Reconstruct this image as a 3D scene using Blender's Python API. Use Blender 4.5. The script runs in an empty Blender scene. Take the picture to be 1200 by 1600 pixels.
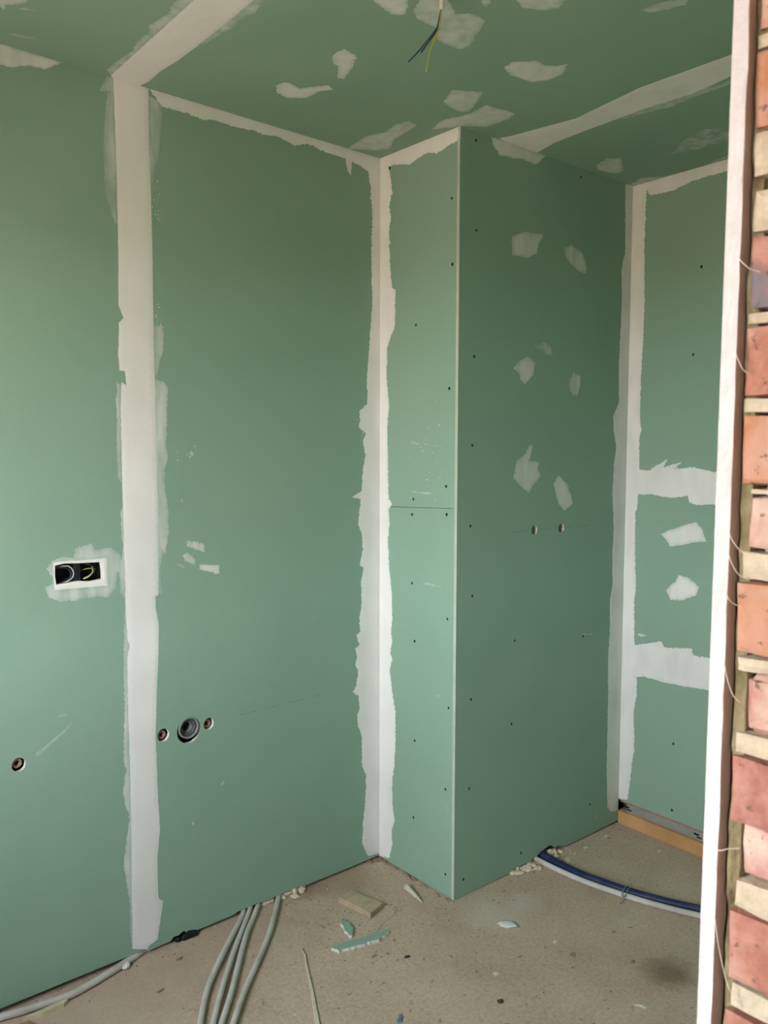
import bpy, bmesh, math, random
from mathutils import Vector, Matrix, noise, geometry
C = bpy.context.scene
COL = C.collection
rnd = random.Random(7)

# ---------------------------------------------------------------- camera
H = 2.6            # ceiling height
Z0 = -0.010        # top of the screed floor
cd = bpy.data.cameras.new('camera'); cam = bpy.data.objects.new('camera', cd); COL.objects.link(cam)
yaw, pitch, roll = math.radians(50.341), math.radians(-4.2707), math.radians(0.1022)
fw = Vector((math.cos(yaw)*math.cos(pitch), math.sin(yaw)*math.cos(pitch), math.sin(pitch)))
r0 = Vector((math.sin(yaw), -math.cos(yaw), 0)); u0 = r0.cross(fw)
rt = r0*math.cos(roll) + u0*math.sin(roll); up = rt.cross(fw)
cam.matrix_world = Matrix(((rt.x, up.x, -fw.x, -1.93497), (rt.y, up.y, -fw.y, -2.35898), (rt.z, up.z, -fw.z, 1.55096), (0, 0, 0, 1)))
cd.sensor_fit = 'VERTICAL'; cd.sensor_height = 36.0; cd.sensor_width = 27.0
cd.lens = 1286.13/1600*36.0
cd.clip_start = 0.02
cd.dof.use_dof = True; cd.dof.focus_distance = 2.9; cd.dof.aperture_fstop = 15.0
C.camera = cam

# ---------------------------------------------------------------- light: daylight through the window opening
WIN_Y = (-1.75, -0.60); WIN_Z = (0.95, 2.10); WIN_X = -2.50
w = bpy.data.worlds.new('overcast_sky'); C.world = w; w.use_nodes = True
nt = w.node_tree; nt.nodes.clear()
bg = nt.nodes.new('ShaderNodeBackground'); wo = nt.nodes.new('ShaderNodeOutputWorld')
tc = nt.nodes.new('ShaderNodeTexCoord'); sx = nt.nodes.new('ShaderNodeSeparateXYZ'); cr = nt.nodes.new('ShaderNodeValToRGB')
nt.links.new(tc.outputs['Generated'], sx.inputs[0]); nt.links.new(sx.outputs['Z'], cr.inputs[0])
cr.color_ramp.elements[0].position = 0.0; cr.color_ramp.elements[0].color = (0.95, 0.95, 0.95, 1)
cr.color_ramp.elements[1].position = 0.8; cr.color_ramp.elements[1].color = (0.62, 0.68, 0.78, 1)
nt.links.new(cr.outputs[0], bg.inputs['Color']); bg.inputs['Strength'].default_value = 9.0
nt.links.new(bg.outputs[0], wo.inputs[0])
sl = bpy.data.lights.new('sun', 'SUN'); sl.energy = 10.5; sl.angle = 0.02; sl.color = (1.0, 0.93, 0.82)
so = bpy.data.objects.new('sun', sl); COL.objects.link(so); so.rotation_euler = (math.radians(-38), math.radians(8), 0)
def portal(name, loc, rot, sx_, sy_):
    l = bpy.data.lights.new(name, 'AREA'); l.shape = 'RECTANGLE'; l.size = sx_; l.size_y = sy_
    l.cycles.is_portal = True
    o = bpy.data.objects.new(name, l); COL.objects.link(o); o.location = loc; o.rotation_euler = rot
portal('window_portal', (WIN_X-0.02, sum(WIN_Y)/2, sum(WIN_Z)/2), (0, -math.pi/2, 0), WIN_Z[1]-WIN_Z[0], WIN_Y[1]-WIN_Y[0])
portal('added_hall_portal', (-2.50, -3.10, 1.5), (0, -math.pi/2, 0), 1.2, 0.45)  # daylight through the unseen hall opening added to brighten the jamb
C.view_settings.view_transform = 'Standard'; C.view_settings.look = 'None'
C.view_settings.gamma = 1.0; C.view_settings.use_curve_mapping = False
C.view_settings.exposure = 1.45

# ---------------------------------------------------------------- materials
def nodes(m): return m.node_tree.nodes, m.node_tree.links
def mat(name, c1, c2=None, scale=8.0, rough=0.85, bump=0.0, bscale=60.0, detail=5.0, metal=0.0, c3=None, c3scale=2.0, lo=0.35, hi=0.65):
    m = bpy.data.materials.new(name); m.use_nodes = True; n, l = nodes(m); b = n['Principled BSDF']
    b.inputs['Roughness'].default_value = rough; b.inputs['Metallic'].default_value = metal
    b.inputs['Specular IOR Level'].default_value = 0.3
    b.inputs['Base Color'].default_value = (*c1, 1)
    t = n.new('ShaderNodeTexCoord'); out = None
    if c2:
        a = n.new('ShaderNodeTexNoise'); a.inputs['Scale'].default_value = scale; a.inputs['Detail'].default_value = detail; a.inputs['Roughness'].default_value = 0.6
        l.new(t.outputs['Object'], a.inputs['Vector'])
        r = n.new('ShaderNodeValToRGB'); r.color_ramp.elements[0].position = lo; r.color_ramp.elements[1].position = hi
        r.color_ramp.elements[0].color = (*c1, 1); r.color_ramp.elements[1].color = (*c2, 1)
        l.new(a.outputs['Fac'], r.inputs[0]); out = r.outputs[0]
        if c3:
            a3 = n.new('ShaderNodeTexNoise'); a3.inputs['Scale'].default_value = c3scale; a3.inputs['Detail'].default_value = 6
            l.new(t.outputs['Object'], a3.inputs['Vector'])
            r3 = n.new('ShaderNodeValToRGB'); r3.color_ramp.elements[0].position = 0.5; r3.color_ramp.elements[1].position = 0.68
            l.new(a3.outputs['Fac'], r3.inputs[0])
            mx = n.new('ShaderNodeMix'); mx.data_type = 'RGBA'; l.new(r3.outputs[0], mx.inputs[0]); l.new(out, mx.inputs[6]); mx.inputs[7].default_value = (*c3, 1)
            out = mx.outputs[2]
        l.new(out, b.inputs['Base Color'])
    if bump:
        a = n.new('ShaderNodeTexNoise'); a.inputs['Scale'].default_value = bscale; a.inputs['Detail'].default_value = 6
        l.new(t.outputs['Object'], a.inputs['Vector'])
        bp = n.new('ShaderNodeBump'); bp.inputs['Strength'].default_value = bump; bp.inputs['Distance'].default_value = 0.002
        l.new(a.outputs['Fac'], bp.inputs['Height']); l.new(bp.outputs[0], b.inputs['Normal'])
    return m
GREEN = (0.246, 0.386, 0.298); GREEN2 = (0.262, 0.404, 0.312); WHITE = (0.80, 0.79, 0.77)
M = {}
M['paper'] = mat('green_board_paper', GREEN, GREEN2, 3.0, 0.8, 0.15, 220.0, c3=(0.270, 0.405, 0.308), c3scale=1.3)
M['gypsum'] = mat('gypsum_core', (0.62, 0.62, 0.59), (0.74, 0.73, 0.70), 60, 0.95, 0.8, 200)
M['jamb_gypsum'] = mat('cut_gypsum_core', (0.52, 0.49, 0.48), (0.60, 0.56, 0.55), 45, 0.95, 0.9, 150)
M['back_paper'] = mat('brown_back_paper', (0.40, 0.27, 0.20), (0.48, 0.34, 0.26), 30, 0.9, 0.3, 120)
M['wood'] = mat('batten_timber', (0.50, 0.27, 0.11), (0.62, 0.36, 0.17), 5, 0.75, 0.3, 80)
M['pale_wood'] = mat('offcut_timber', (0.40, 0.31, 0.20), (0.50, 0.40, 0.27), 30, 0.85, 0.5, 90)
M['dark_wood'] = mat('sole_plate_timber', (0.16, 0.09, 0.05), (0.24, 0.13, 0.07), 9, 0.85, 0.4, 80)
M['edge_paper'] = mat('board_edge_paper', (0.44, 0.49, 0.40), (0.52, 0.56, 0.47), 12, 0.85)
M['galv'] = mat('galvanised_steel', (0.42, 0.46, 0.44), (0.55, 0.58, 0.56), 14, 0.42, 0.1, 50, metal=0.6)
M['screw'] = mat('black_phosphate', (0.012, 0.012, 0.012), rough=0.6)
M['black'] = mat('black_plastic', (0.012, 0.012, 0.013), rough=0.5)
M['rubber'] = mat('dark_membrane', (0.03, 0.03, 0.035), (0.07, 0.065, 0.06), 20, 0.8, 0.5, 60)
M['grey_pvc'] = mat('grey_pvc', (0.22, 0.235, 0.24), rough=0.45)
M['conduit'] = mat('pale_grey_conduit', (0.54, 0.52, 0.49), (0.62, 0.59, 0.55), 12, 0.5, 0.2, 60, c3=(0.47, 0.42, 0.36), c3scale=9)
M['blue'] = mat('dark_blue_pipe', (0.014, 0.020, 0.075), (0.025, 0.032, 0.10), 12, 0.45, 0.2, 40, c3=(0.06, 0.06, 0.09), c3scale=6)
M['tie'] = mat('green_grey_tie', (0.20, 0.30, 0.27), rough=0.5)
M['brown'] = mat('brown_fitting', (0.26, 0.13, 0.09), (0.36, 0.20, 0.14), 40, 0.5)
M['wire_white'] = mat('white_insulation', (0.38, 0.37, 0.34), rough=0.4)
M['wire_blue'] = mat('blue_insulation', (0.02, 0.07, 0.15), rough=0.4)
M['wire_brown'] = mat('brown_insulation', (0.07, 0.045, 0.03), rough=0.4)
M['wire_yellow'] = mat('yellow_green_insulation', (0.42, 0.46, 0.06), rough=0.4)
M['sheath'] = mat('cream_cable_sheath', (0.72, 0.68, 0.58), rough=0.5)
M['masonry'] = mat('backing_masonry', (0.16, 0.10, 0.08), (0.26, 0.17, 0.13), 9, 0.95, 0.8, 40)
M['wall_paint'] = mat('plain_render', (0.33, 0.30, 0.26), (0.40, 0.37, 0.32), 4, 0.9, 0.3, 40)
M['soil'] = mat('outside_ground', (0.42, 0.30, 0.21), (0.50, 0.37, 0.27), 0.6, 0.95)
M['wool'] = mat('mineral_wool', (0.24, 0.20, 0.10), (0.36, 0.31, 0.18), 45, 0.95, 1.0, 160, c3=(0.15, 0.11, 0.06), c3scale=20)
M['rubble'] = mat('pale_cream', (0.62, 0.52, 0.38), (0.74, 0.66, 0.52), 70, 0.95, 0.8, 120)
M['crumb'] = mat('dust_crumb', (0.30, 0.25, 0.20), (0.16, 0.12, 0.10), 30, 0.95)
M['white_bit'] = mat('white_filler_bit', (0.66, 0.65, 0.62), rough=0.9)
M['blue_bit'] = mat('blue_plastic_bit', (0.16, 0.21, 0.32), rough=0.5)
M['red_bit'] = mat('red_brick_bit', (0.32, 0.15, 0.11), (0.42, 0.24, 0.18), 60, 0.95)
M['fibre'] = mat('torn_paper_fibre', (0.70, 0.60, 0.50), rough=0.9)

def filler_mat():
    # white joint filler; where it was drawn out thin the green paper shows through (attribute "cover")
    m = bpy.data.materials.new('joint_filler'); m.use_nodes = True; n, l = nodes(m); b = n['Principled BSDF']
    b.inputs['Roughness'].default_value = 0.9; b.inputs['Specular IOR Level'].default_value = 0.25
    t = n.new('ShaderNodeTexCoord')
    at = n.new('ShaderNodeAttribute'); at.attribute_name = 'cover'
    a = n.new('ShaderNodeTexNoise'); a.inputs['Scale'].default_value = 16; a.inputs['Detail'].default_value = 5; a.inputs['Roughness'].default_value = 0.5
    mp = n.new('ShaderNodeMapping'); mp.inputs['Scale'].default_value = (2.2, 2.2, 0.5)
    l.new(t.outputs['Object'], mp.inputs[0]); l.new(mp.outputs[0], a.inputs['Vector'])
    s = n.new('ShaderNodeMath'); s.operation = 'SUBTRACT'; l.new(a.outputs['Fac'], s.inputs[0]); s.inputs[1].default_value = 0.5
    k = n.new('ShaderNodeMath'); k.operation = 'MULTIPLY'; l.new(s.outputs[0], k.inputs[0])
    # variation strongest where cover is partial: 4c(1-c)
    o = n.new('ShaderNodeMath'); o.operation = 'SUBTRACT'; o.inputs[0].default_value = 1.08; l.new(at.outputs['Fac'], o.inputs[1])
    o2 = n.new('ShaderNodeMath'); o2.operation = 'MULTIPLY'; l.new(o.outputs[0], o2.inputs[0]); o2.inputs[1].default_value = 1.5
    l.new(o2.outputs[0], k.inputs[1])
    ad = n.new('ShaderNodeMath'); ad.operation = 'ADD'; ad.use_clamp = True; l.new(at.outputs['Fac'], ad.inputs[0]); l.new(k.outputs[0], ad.inputs[1])
    v = n.new('ShaderNodeTexNoise'); v.inputs['Scale'].default_value = 5; v.inputs['Detail'].default_value = 4; l.new(t.outputs['Object'], v.inputs['Vector'])
    r = n.new('ShaderNodeValToRGB'); r.color_ramp.elements[0].position = 0.3; r.color_ramp.elements[1].position = 0.7
    r.color_ramp.elements[0].color = (0.76, 0.75, 0.73, 1); r.color_ramp.elements[1].color = (0.84, 0.83, 0.81, 1)
    l.new(v.outputs['Fac'], r.inputs[0])
    mx = n.new('ShaderNodeMix'); mx.data_type = 'RGBA'; l.new(ad.outputs[0], mx.inputs[0]); mx.inputs[6].default_value = (*GREEN, 1); l.new(r.outputs[0], mx.inputs[7])
    l.new(mx.outputs[2], b.inputs['Base Color'])
    bp = n.new('ShaderNodeBump'); bp.inputs['Strength'].default_value = 0.35; bp.inputs['Distance'].default_value = 0.0015
    l.new(a.outputs['Fac'], bp.inputs['Height']); l.new(bp.outputs[0], b.inputs['Normal'])
    return m
M['filler'] = filler_mat()

def floor_mat():
    m = bpy.data.materials.new('dusty_screed'); m.use_nodes = True; n, l = nodes(m); b = n['Principled BSDF']
    b.inputs['Roughness'].default_value = 0.92; b.inputs['Specular IOR Level'].default_value = 0.2
    t = n.new('ShaderNodeTexCoord')
    def nz(sc, det=6, ro=0.6):
        a = n.new('ShaderNodeTexNoise'); a.inputs['Scale'].default_value = sc; a.inputs['Detail'].default_value = det; a.inputs['Roughness'].default_value = ro
        l.new(t.outputs['Object'], a.inputs['Vector']); return a.outputs['Fac']
    def ramp(f, p0, c0, p1, c1):
        r = n.new('ShaderNodeValToRGB'); r.color_ramp.elements[0].position = p0; r.color_ramp.elements[1].position = p1
        r.color_ramp.elements[0].color = (*c0, 1); r.color_ramp.elements[1].color = (*c1, 1); l.new(f, r.inputs[0]); return r.outputs[0]
    def mix(f, a, bcol):
        x = n.new('ShaderNodeMix'); x.data_type = 'RGBA'; l.new(f, x.inputs[0]); l.new(a, x.inputs[6])
        if isinstance(bcol, tuple): x.inputs[7].default_value = (*bcol, 1)
        else: l.new(bcol, x.inputs[7])
        return x.outputs[2]
    base = ramp(nz(3.0), 0.35, (0.50, 0.385, 0.285), 0.66, (0.63, 0.50, 0.39))
    base = mix(ramp(nz(1.4, 3), 0.5, (0, 0, 0), 0.66, (0.7, 0.7, 0.7)), base, (0.55, 0.43, 0.325))
    fine = ramp(nz(90, 4, 0.7), 0.30, (0.75, 0.75, 0.75), 0.6, (1, 1, 1))
    x = n.new('ShaderNodeMix'); x.data_type = 'RGBA'; x.blend_type = 'MULTIPLY'; x.inputs[0].default_value = 1; l.new(base, x.inputs[6]); l.new(fine, x.inputs[7]); base = x.outputs[2]
    base = mix(ramp(nz(38, 3, 0.5), 0.69, (0, 0, 0), 0.74, (0.6, 0.6, 0.6)), base, (0.15, 0.115, 0.09))
    base = mix(ramp(nz(31, 4, 0.5), 0.71, (0, 0, 0), 0.76, (0.7, 0.7, 0.7)), base, (0.50, 0.47, 0.42))
    # stains and toned patches on the screed, several along the wall foot: (x, y, radius, colour, strength)
    for (px, py, rad, col, st) in ((0.23, -1.09, 0.085, (0.20, 0.13, 0.09), 0.75), (0.06, -0.53, 0.13, (0.62, 0.59, 0.53), 0.4), (0.20, -0.56, 0.08, (0.62, 0.58, 0.52), 0.4), (-1.1, -0.15, 0.35, (0.46, 0.34, 0.27), 0.6), (-0.75, -0.1, 0.3, (0.43, 0.30, 0.235), 0.5), (-0.2, -0.06, 0.16, (0.36, 0.235, 0.165), 0.6), (0.45, -0.66, 0.10, (0.34, 0.25, 0.17), 0.35), (-0.35, 0.02, 0.1, (0.24, 0.13, 0.08), 0.6)):
        vs = n.new('ShaderNodeVectorMath'); vs.operation = 'DISTANCE'; l.new(t.outputs['Object'], vs.inputs[0]); vs.inputs[1].default_value = (px, py, 0)
        ad = n.new('ShaderNodeMath'); ad.operation = 'MULTIPLY_ADD'; l.new(nz(14, 5, 0.65), ad.inputs[0]); ad.inputs[1].default_value = rad*1.1; l.new(vs.outputs['Value'], ad.inputs[2])
        mr = n.new('ShaderNodeMapRange'); mr.inputs[1].default_value = rad*1.65; mr.inputs[2].default_value = rad*0.85; mr.inputs[3].default_value = 0; mr.inputs[4].default_value = st
        l.new(ad.outputs[0], mr.inputs[0]); base = mix(mr.outputs[0], base, col)
    l.new(base, b.inputs['Base Color'])
    bp = n.new('ShaderNodeBump'); bp.inputs['Strength'].default_value = 0.6; bp.inputs['Distance'].default_value = 0.003
    l.new(nz(45, 8, 0.7), bp.inputs['Height']); l.new(bp.outputs[0], b.inputs['Normal'])
    return m
M['floor'] = floor_mat()

def brick_mat(name, a, b_, c, chip=(0.62, 0.40, 0.30)):
    m = mat(name, a, b_, 48, 0.92, 1.0, 110, c3=c, c3scale=18, lo=0.38, hi=0.62); n, l = nodes(m); b = n['Principled BSDF']
    old = b.inputs['Base Color'].links[0].from_socket; t = n.new('ShaderNodeTexCoord'); z = n.new('ShaderNodeTexNoise'); z.inputs['Scale'].default_value = 120; z.inputs['Detail'].default_value = 3
    l.new(t.outputs['Object'], z.inputs['Vector']); r = n.new('ShaderNodeValToRGB'); r.color_ramp.elements[0].position = 0.64; r.color_ramp.elements[1].position = 0.70; r.color_ramp.elements[1].color = (0.8, 0.8, 0.8, 1)
    l.new(z.outputs['Fac'], r.inputs[0]); x = n.new('ShaderNodeMix'); x.data_type = 'RGBA'; l.new(r.outputs[0], x.inputs[0]); l.new(old, x.inputs[6]); x.inputs[7].default_value = (0.13, 0.075, 0.055, 1); l.new(x.outputs[2], b.inputs['Base Color'])
    return m
M['brick_red'] = brick_mat('fired_brick_red', (0.28, 0.115, 0.08), (0.37, 0.17, 0.12), (0.42, 0.24, 0.185))
M['brick_orange'] = brick_mat('fired_brick_orange', (0.36, 0.16, 0.08), (0.42, 0.21, 0.13), (0.42, 0.25, 0.185))
M['brick_pink'] = brick_mat('fired_brick_pink', (0.36, 0.17, 0.13), (0.46, 0.28, 0.225), (0.49, 0.38, 0.30))
M['brick_burnt'] = brick_mat('fired_brick_burnt', (0.29, 0.12, 0.09), (0.38, 0.195, 0.15), (0.14, 0.13, 0.15))
M['mortar'] = mat('sand_mortar', (0.40, 0.33, 0.235), (0.49, 0.42, 0.31), 50, 0.95, 1.0, 160)

# ---------------------------------------------------------------- helpers
def obj(name, bm, m, parent=None, smooth=False, mats=None):
    me = bpy.data.meshes.new(name); bm.to_mesh(me); bm.free()
    for q in (mats or [m]): me.materials.append(q)
    if smooth:
        for p in me.polygons: p.use_smooth = True
    o = bpy.data.objects.new(name, me); COL.objects.link(o)
    if parent: o.parent = parent
    return o
def tag(o, label, cat, group=None):
    o['label'] = label; o['category'] = cat
    if group: o['group'] = group
    return o
def thing(name, label, cat, loc=(0, 0, 0), group=None):
    o = bpy.data.objects.new(name, None); COL.objects.link(o); o.location = loc; o.empty_display_size = 0.05
    return tag(o, label, cat, group)
def struct(o, label=None):
    o['kind'] = 'structure'
    if label: o['label'] = label
    return o
def box(bm, x0, x1, y0, y1, z0, z1):
    v = [bm.verts.new((x, y, z)) for x in (x0, x1) for y in (y0, y1) for z in (z0, z1)]
    for f in ((0, 1, 3, 2), (4, 6, 7, 5), (0, 4, 5, 1), (2, 3, 7, 6), (0, 2, 6, 4), (1, 5, 7, 3)): bm.faces.new([v[i] for i in f])
    return v
def boxo(name, m, parent, *b):
    bm = bmesh.new(); box(bm, *b); return obj(name, bm, m, parent)
def bez(pts, n=10):
    # Catmull-Rom through the points
    P = [Vector(p) for p in pts]; P = [2*P[0]-P[1]] + P + [2*P[-1]-P[-2]]; out = []
    for i in range(1, len(P)-2):
        for k in range(n):
            t = k/n; a, b, c, d = P[i-1:i+3]
            out.append(0.5*((2*b) + (c-a)*t + (2*a-5*b+4*c-d)*t*t + (3*b-a-3*c+d)*t**3))
    out.append(P[-2]); return out
def tube(bm, pts, r, seg=10, n=8, rib=0.0, pitch=0.0):
    path = bez(pts, n) if n else [Vector(p) for p in pts]
    if rib:   # resample finely for corrugations
        L = [0.0]
        for a, b in zip(path, path[1:]): L.append(L[-1]+(b-a).length)
        N = int(L[-1]/pitch*2); q = []; j = 0
        for i in range(N+1):
            s = L[-1]*i/N
            while j < len(L)-2 and L[j+1] < s: j += 1
            q.append(path[j].lerp(path[j+1], (s-L[j])/max(1e-9, L[j+1]-L[j])))
        path = q
    rings = []; nrm = None
    for i, p in enumerate(path):
        d = (path[min(i+1, len(path)-1)] - path[max(i-1, 0)]).normalized()
        if nrm is None:
            nrm = d.orthogonal().normalized()
        nrm = (nrm - d*nrm.dot(d)).normalized(); bn = d.cross(nrm)
        rr = r + (rib if i % 2 else 0)
        rings.append([bm.verts.new(p + (nrm*math.cos(a)+bn*math.sin(a))*rr) for a in [2*math.pi*k/seg for k in range(seg)]])
    for a, b in zip(rings, rings[1:]):
        for k in range(seg): bm.faces.new((a[k], a[(k+1) % seg], b[(k+1) % seg], b[k]))
    bm.faces.new(rings[0][::-1]); bm.faces.new(rings[-1])
def rock(bm, c, sx_, sy_, sz_, rz=0, rough=0.25, sub=1, seed=0):
    t = bmesh.new(); bmesh.ops.create_icosphere(t, subdivisions=sub+1, radius=1.0)
    R = Matrix.Rotation(rz, 3, 'Z'); mpv = {}
    for v in t.verts:
        k = 1 + rough*noise.noise(v.co*1.7 + Vector((seed*3.1, seed, 0)))*1.6
        p = R @ Vector((v.co.x*sx_*k, v.co.y*sy_*k, v.co.z*sz_*k))
        mpv[v.index] = bm.verts.new(Vector(c) + p)
    for f in t.faces: bm.faces.new([mpv[v.index] for v in f.verts])
    t.free()
def rough_box(x0, x1, y0, y1, z0, z1, cell, amp, seed, chips=0.0):
    # a box cut into a grid and roughened: bricks, mortar beds, wool
    bm = bmesh.new(); nx, ny, nz = [max(1, min(14, int(round((b-a)/cell)))) for a, b in ((x0, x1), (y0, y1), (z0, z1))]
    vs = {}
    def V(i, j, k):
        if (i, j, k) not in vs:
            p = Vector((x0+(x1-x0)*i/nx, y0+(y1-y0)*j/ny, z0+(z1-z0)*k/nz)); q = p*28 + Vector((seed*7.3, seed*1.9, seed*4.1))
            d = Vector((noise.noise(q), noise.noise(q+Vector((9, 0, 0))), noise.noise(q+Vector((0, 9, 0)))))*amp
            c = Vector(((x0+x1)/2, (y0+y1)/2, (z0+z1)/2))
            ex = (i in (0, nx)) + (j in (0, ny)) + (k in (0, nz))
            if ex >= 2:
                w_ = 0.0012 + chips*max(0, noise.noise(q*0.6))
                s = Vector((1 if i == 0 else -1 if i == nx else 0, 1 if j == 0 else -1 if j == ny else 0, 1 if k == 0 else -1 if k == nz else 0))
                d += s*w_
            vs[(i, j, k)] = bm.verts.new(p+d)
        return vs[(i, j, k)]
    for i in range(nx):
        for j in range(ny):
            bm.faces.new((V(i, j, 0), V(i, j+1, 0), V(i+1, j+1, 0), V(i+1, j, 0))); bm.faces.new((V(i, j, nz), V(i+1, j, nz), V(i+1, j+1, nz), V(i, j+1, nz)))
        for k in range(nz):
            bm.faces.new((V(i, 0, k), V(i+1, 0, k), V(i+1, 0, k+1), V(i, 0, k+1))); bm.faces.new((V(i, ny, k), V(i, ny, k+1), V(i+1, ny, k+1), V(i+1, ny, k)))
    for j in range(ny):
        for k in range(nz):
            bm.faces.new((V(0, j, k), V(0, j, k+1), V(0, j+1, k+1), V(0, j+1, k))); bm.faces.new((V(nx, j, k), V(nx, j+1, k), V(nx, j+1, k+1), V(nx, j, k+1)))
    return bm

# surfaces: origin, direction of s, normal towards the room; (s, t) are metres on the surface
AX, DX = 0.012686, -0.011057
P1 = Vector((0.01124, -0.39642, 0)); P2 = Vector((0.96960, -0.40277, 0))
LB = P1.length; LC = (P2-P1).length
def cw(d): return Vector((d.y, -d.x, 0))
dA = Vector((-math.cos(AX), -math.sin(AX), 0)); dB = P1.normalized(); dC = (P2-P1).normalized(); dD = Vector((math.sin(DX), -math.cos(DX), 0))
SURF = {'A': (Vector((0, 0, 0)), dA, -cw(dA)), 'B': (Vector((0, 0, 0)), dB, cw(dB)), 'C': (P1, dC, cw(dC)), 'D': (P2, dD, cw(dD))}
def at(s_, u, v, off=0.0):
    if s_ == 'E': return Vector((u, v, H-off))
    o, d, n = SURF[s_]; return o + d*u + Vector((0, 0, v)) + n*off
def board(name, s_, outline, holes=(), th=0.0125, parent=None, label=None, mats=None):
    bm = bmesh.new(); loops = [outline] + list(holes)
    flat = [q for lp in loops for q in lp]
    tris = geometry.tessellate_polygon([[Vector((a, b, 0)) for a, b in lp] for lp in loops])
    fv = [bm.verts.new(at(s_, a, b, 0)) for a, b in flat]; bv = [bm.verts.new(at(s_, a, b, -th)) for a, b in flat]
    nrm = at(s_, 0, 0, 1) - at(s_, 0, 0, 0)
    for t in tris:
        try: f = bm.faces.new([fv[i] for i in t])
        except ValueError: continue
        f.normal_update()
        if f.normal.dot(nrm) < 0: f.normal_flip()
        f.material_index = 0
        g = bm.faces.new([bv[i] for i in t]); g.normal_update()
        if g.normal.dot(nrm) > 0: g.normal_flip()
        g.material_index = 2
    k = 0
    for lp in loops:
        n = len(lp)
        for i in range(n):
            a, b = k+i, k+(i+1) % n
            f = bm.faces.new((fv[a], fv[b], bv[b], bv[a])); f.material_index = 1
        k += n
    bmesh.ops.recalc_face_normals(bm, faces=bm.faces)
    o = obj(name, bm, None, parent, mats=mats or [M['paper'], M['gypsum'], M['back_paper']])
    if label: o['label'] = label
    return o
def circle(cx, cy, r, n=20, jag=0.0, ry=None):
    return [(cx+(r+rnd.uniform(-jag, jag))*math.cos(2*math.pi*k/n), cy+((ry or r)+rnd.uniform(-jag, jag))*math.sin(2*math.pi*k/n)) for k in range(n)]

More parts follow.
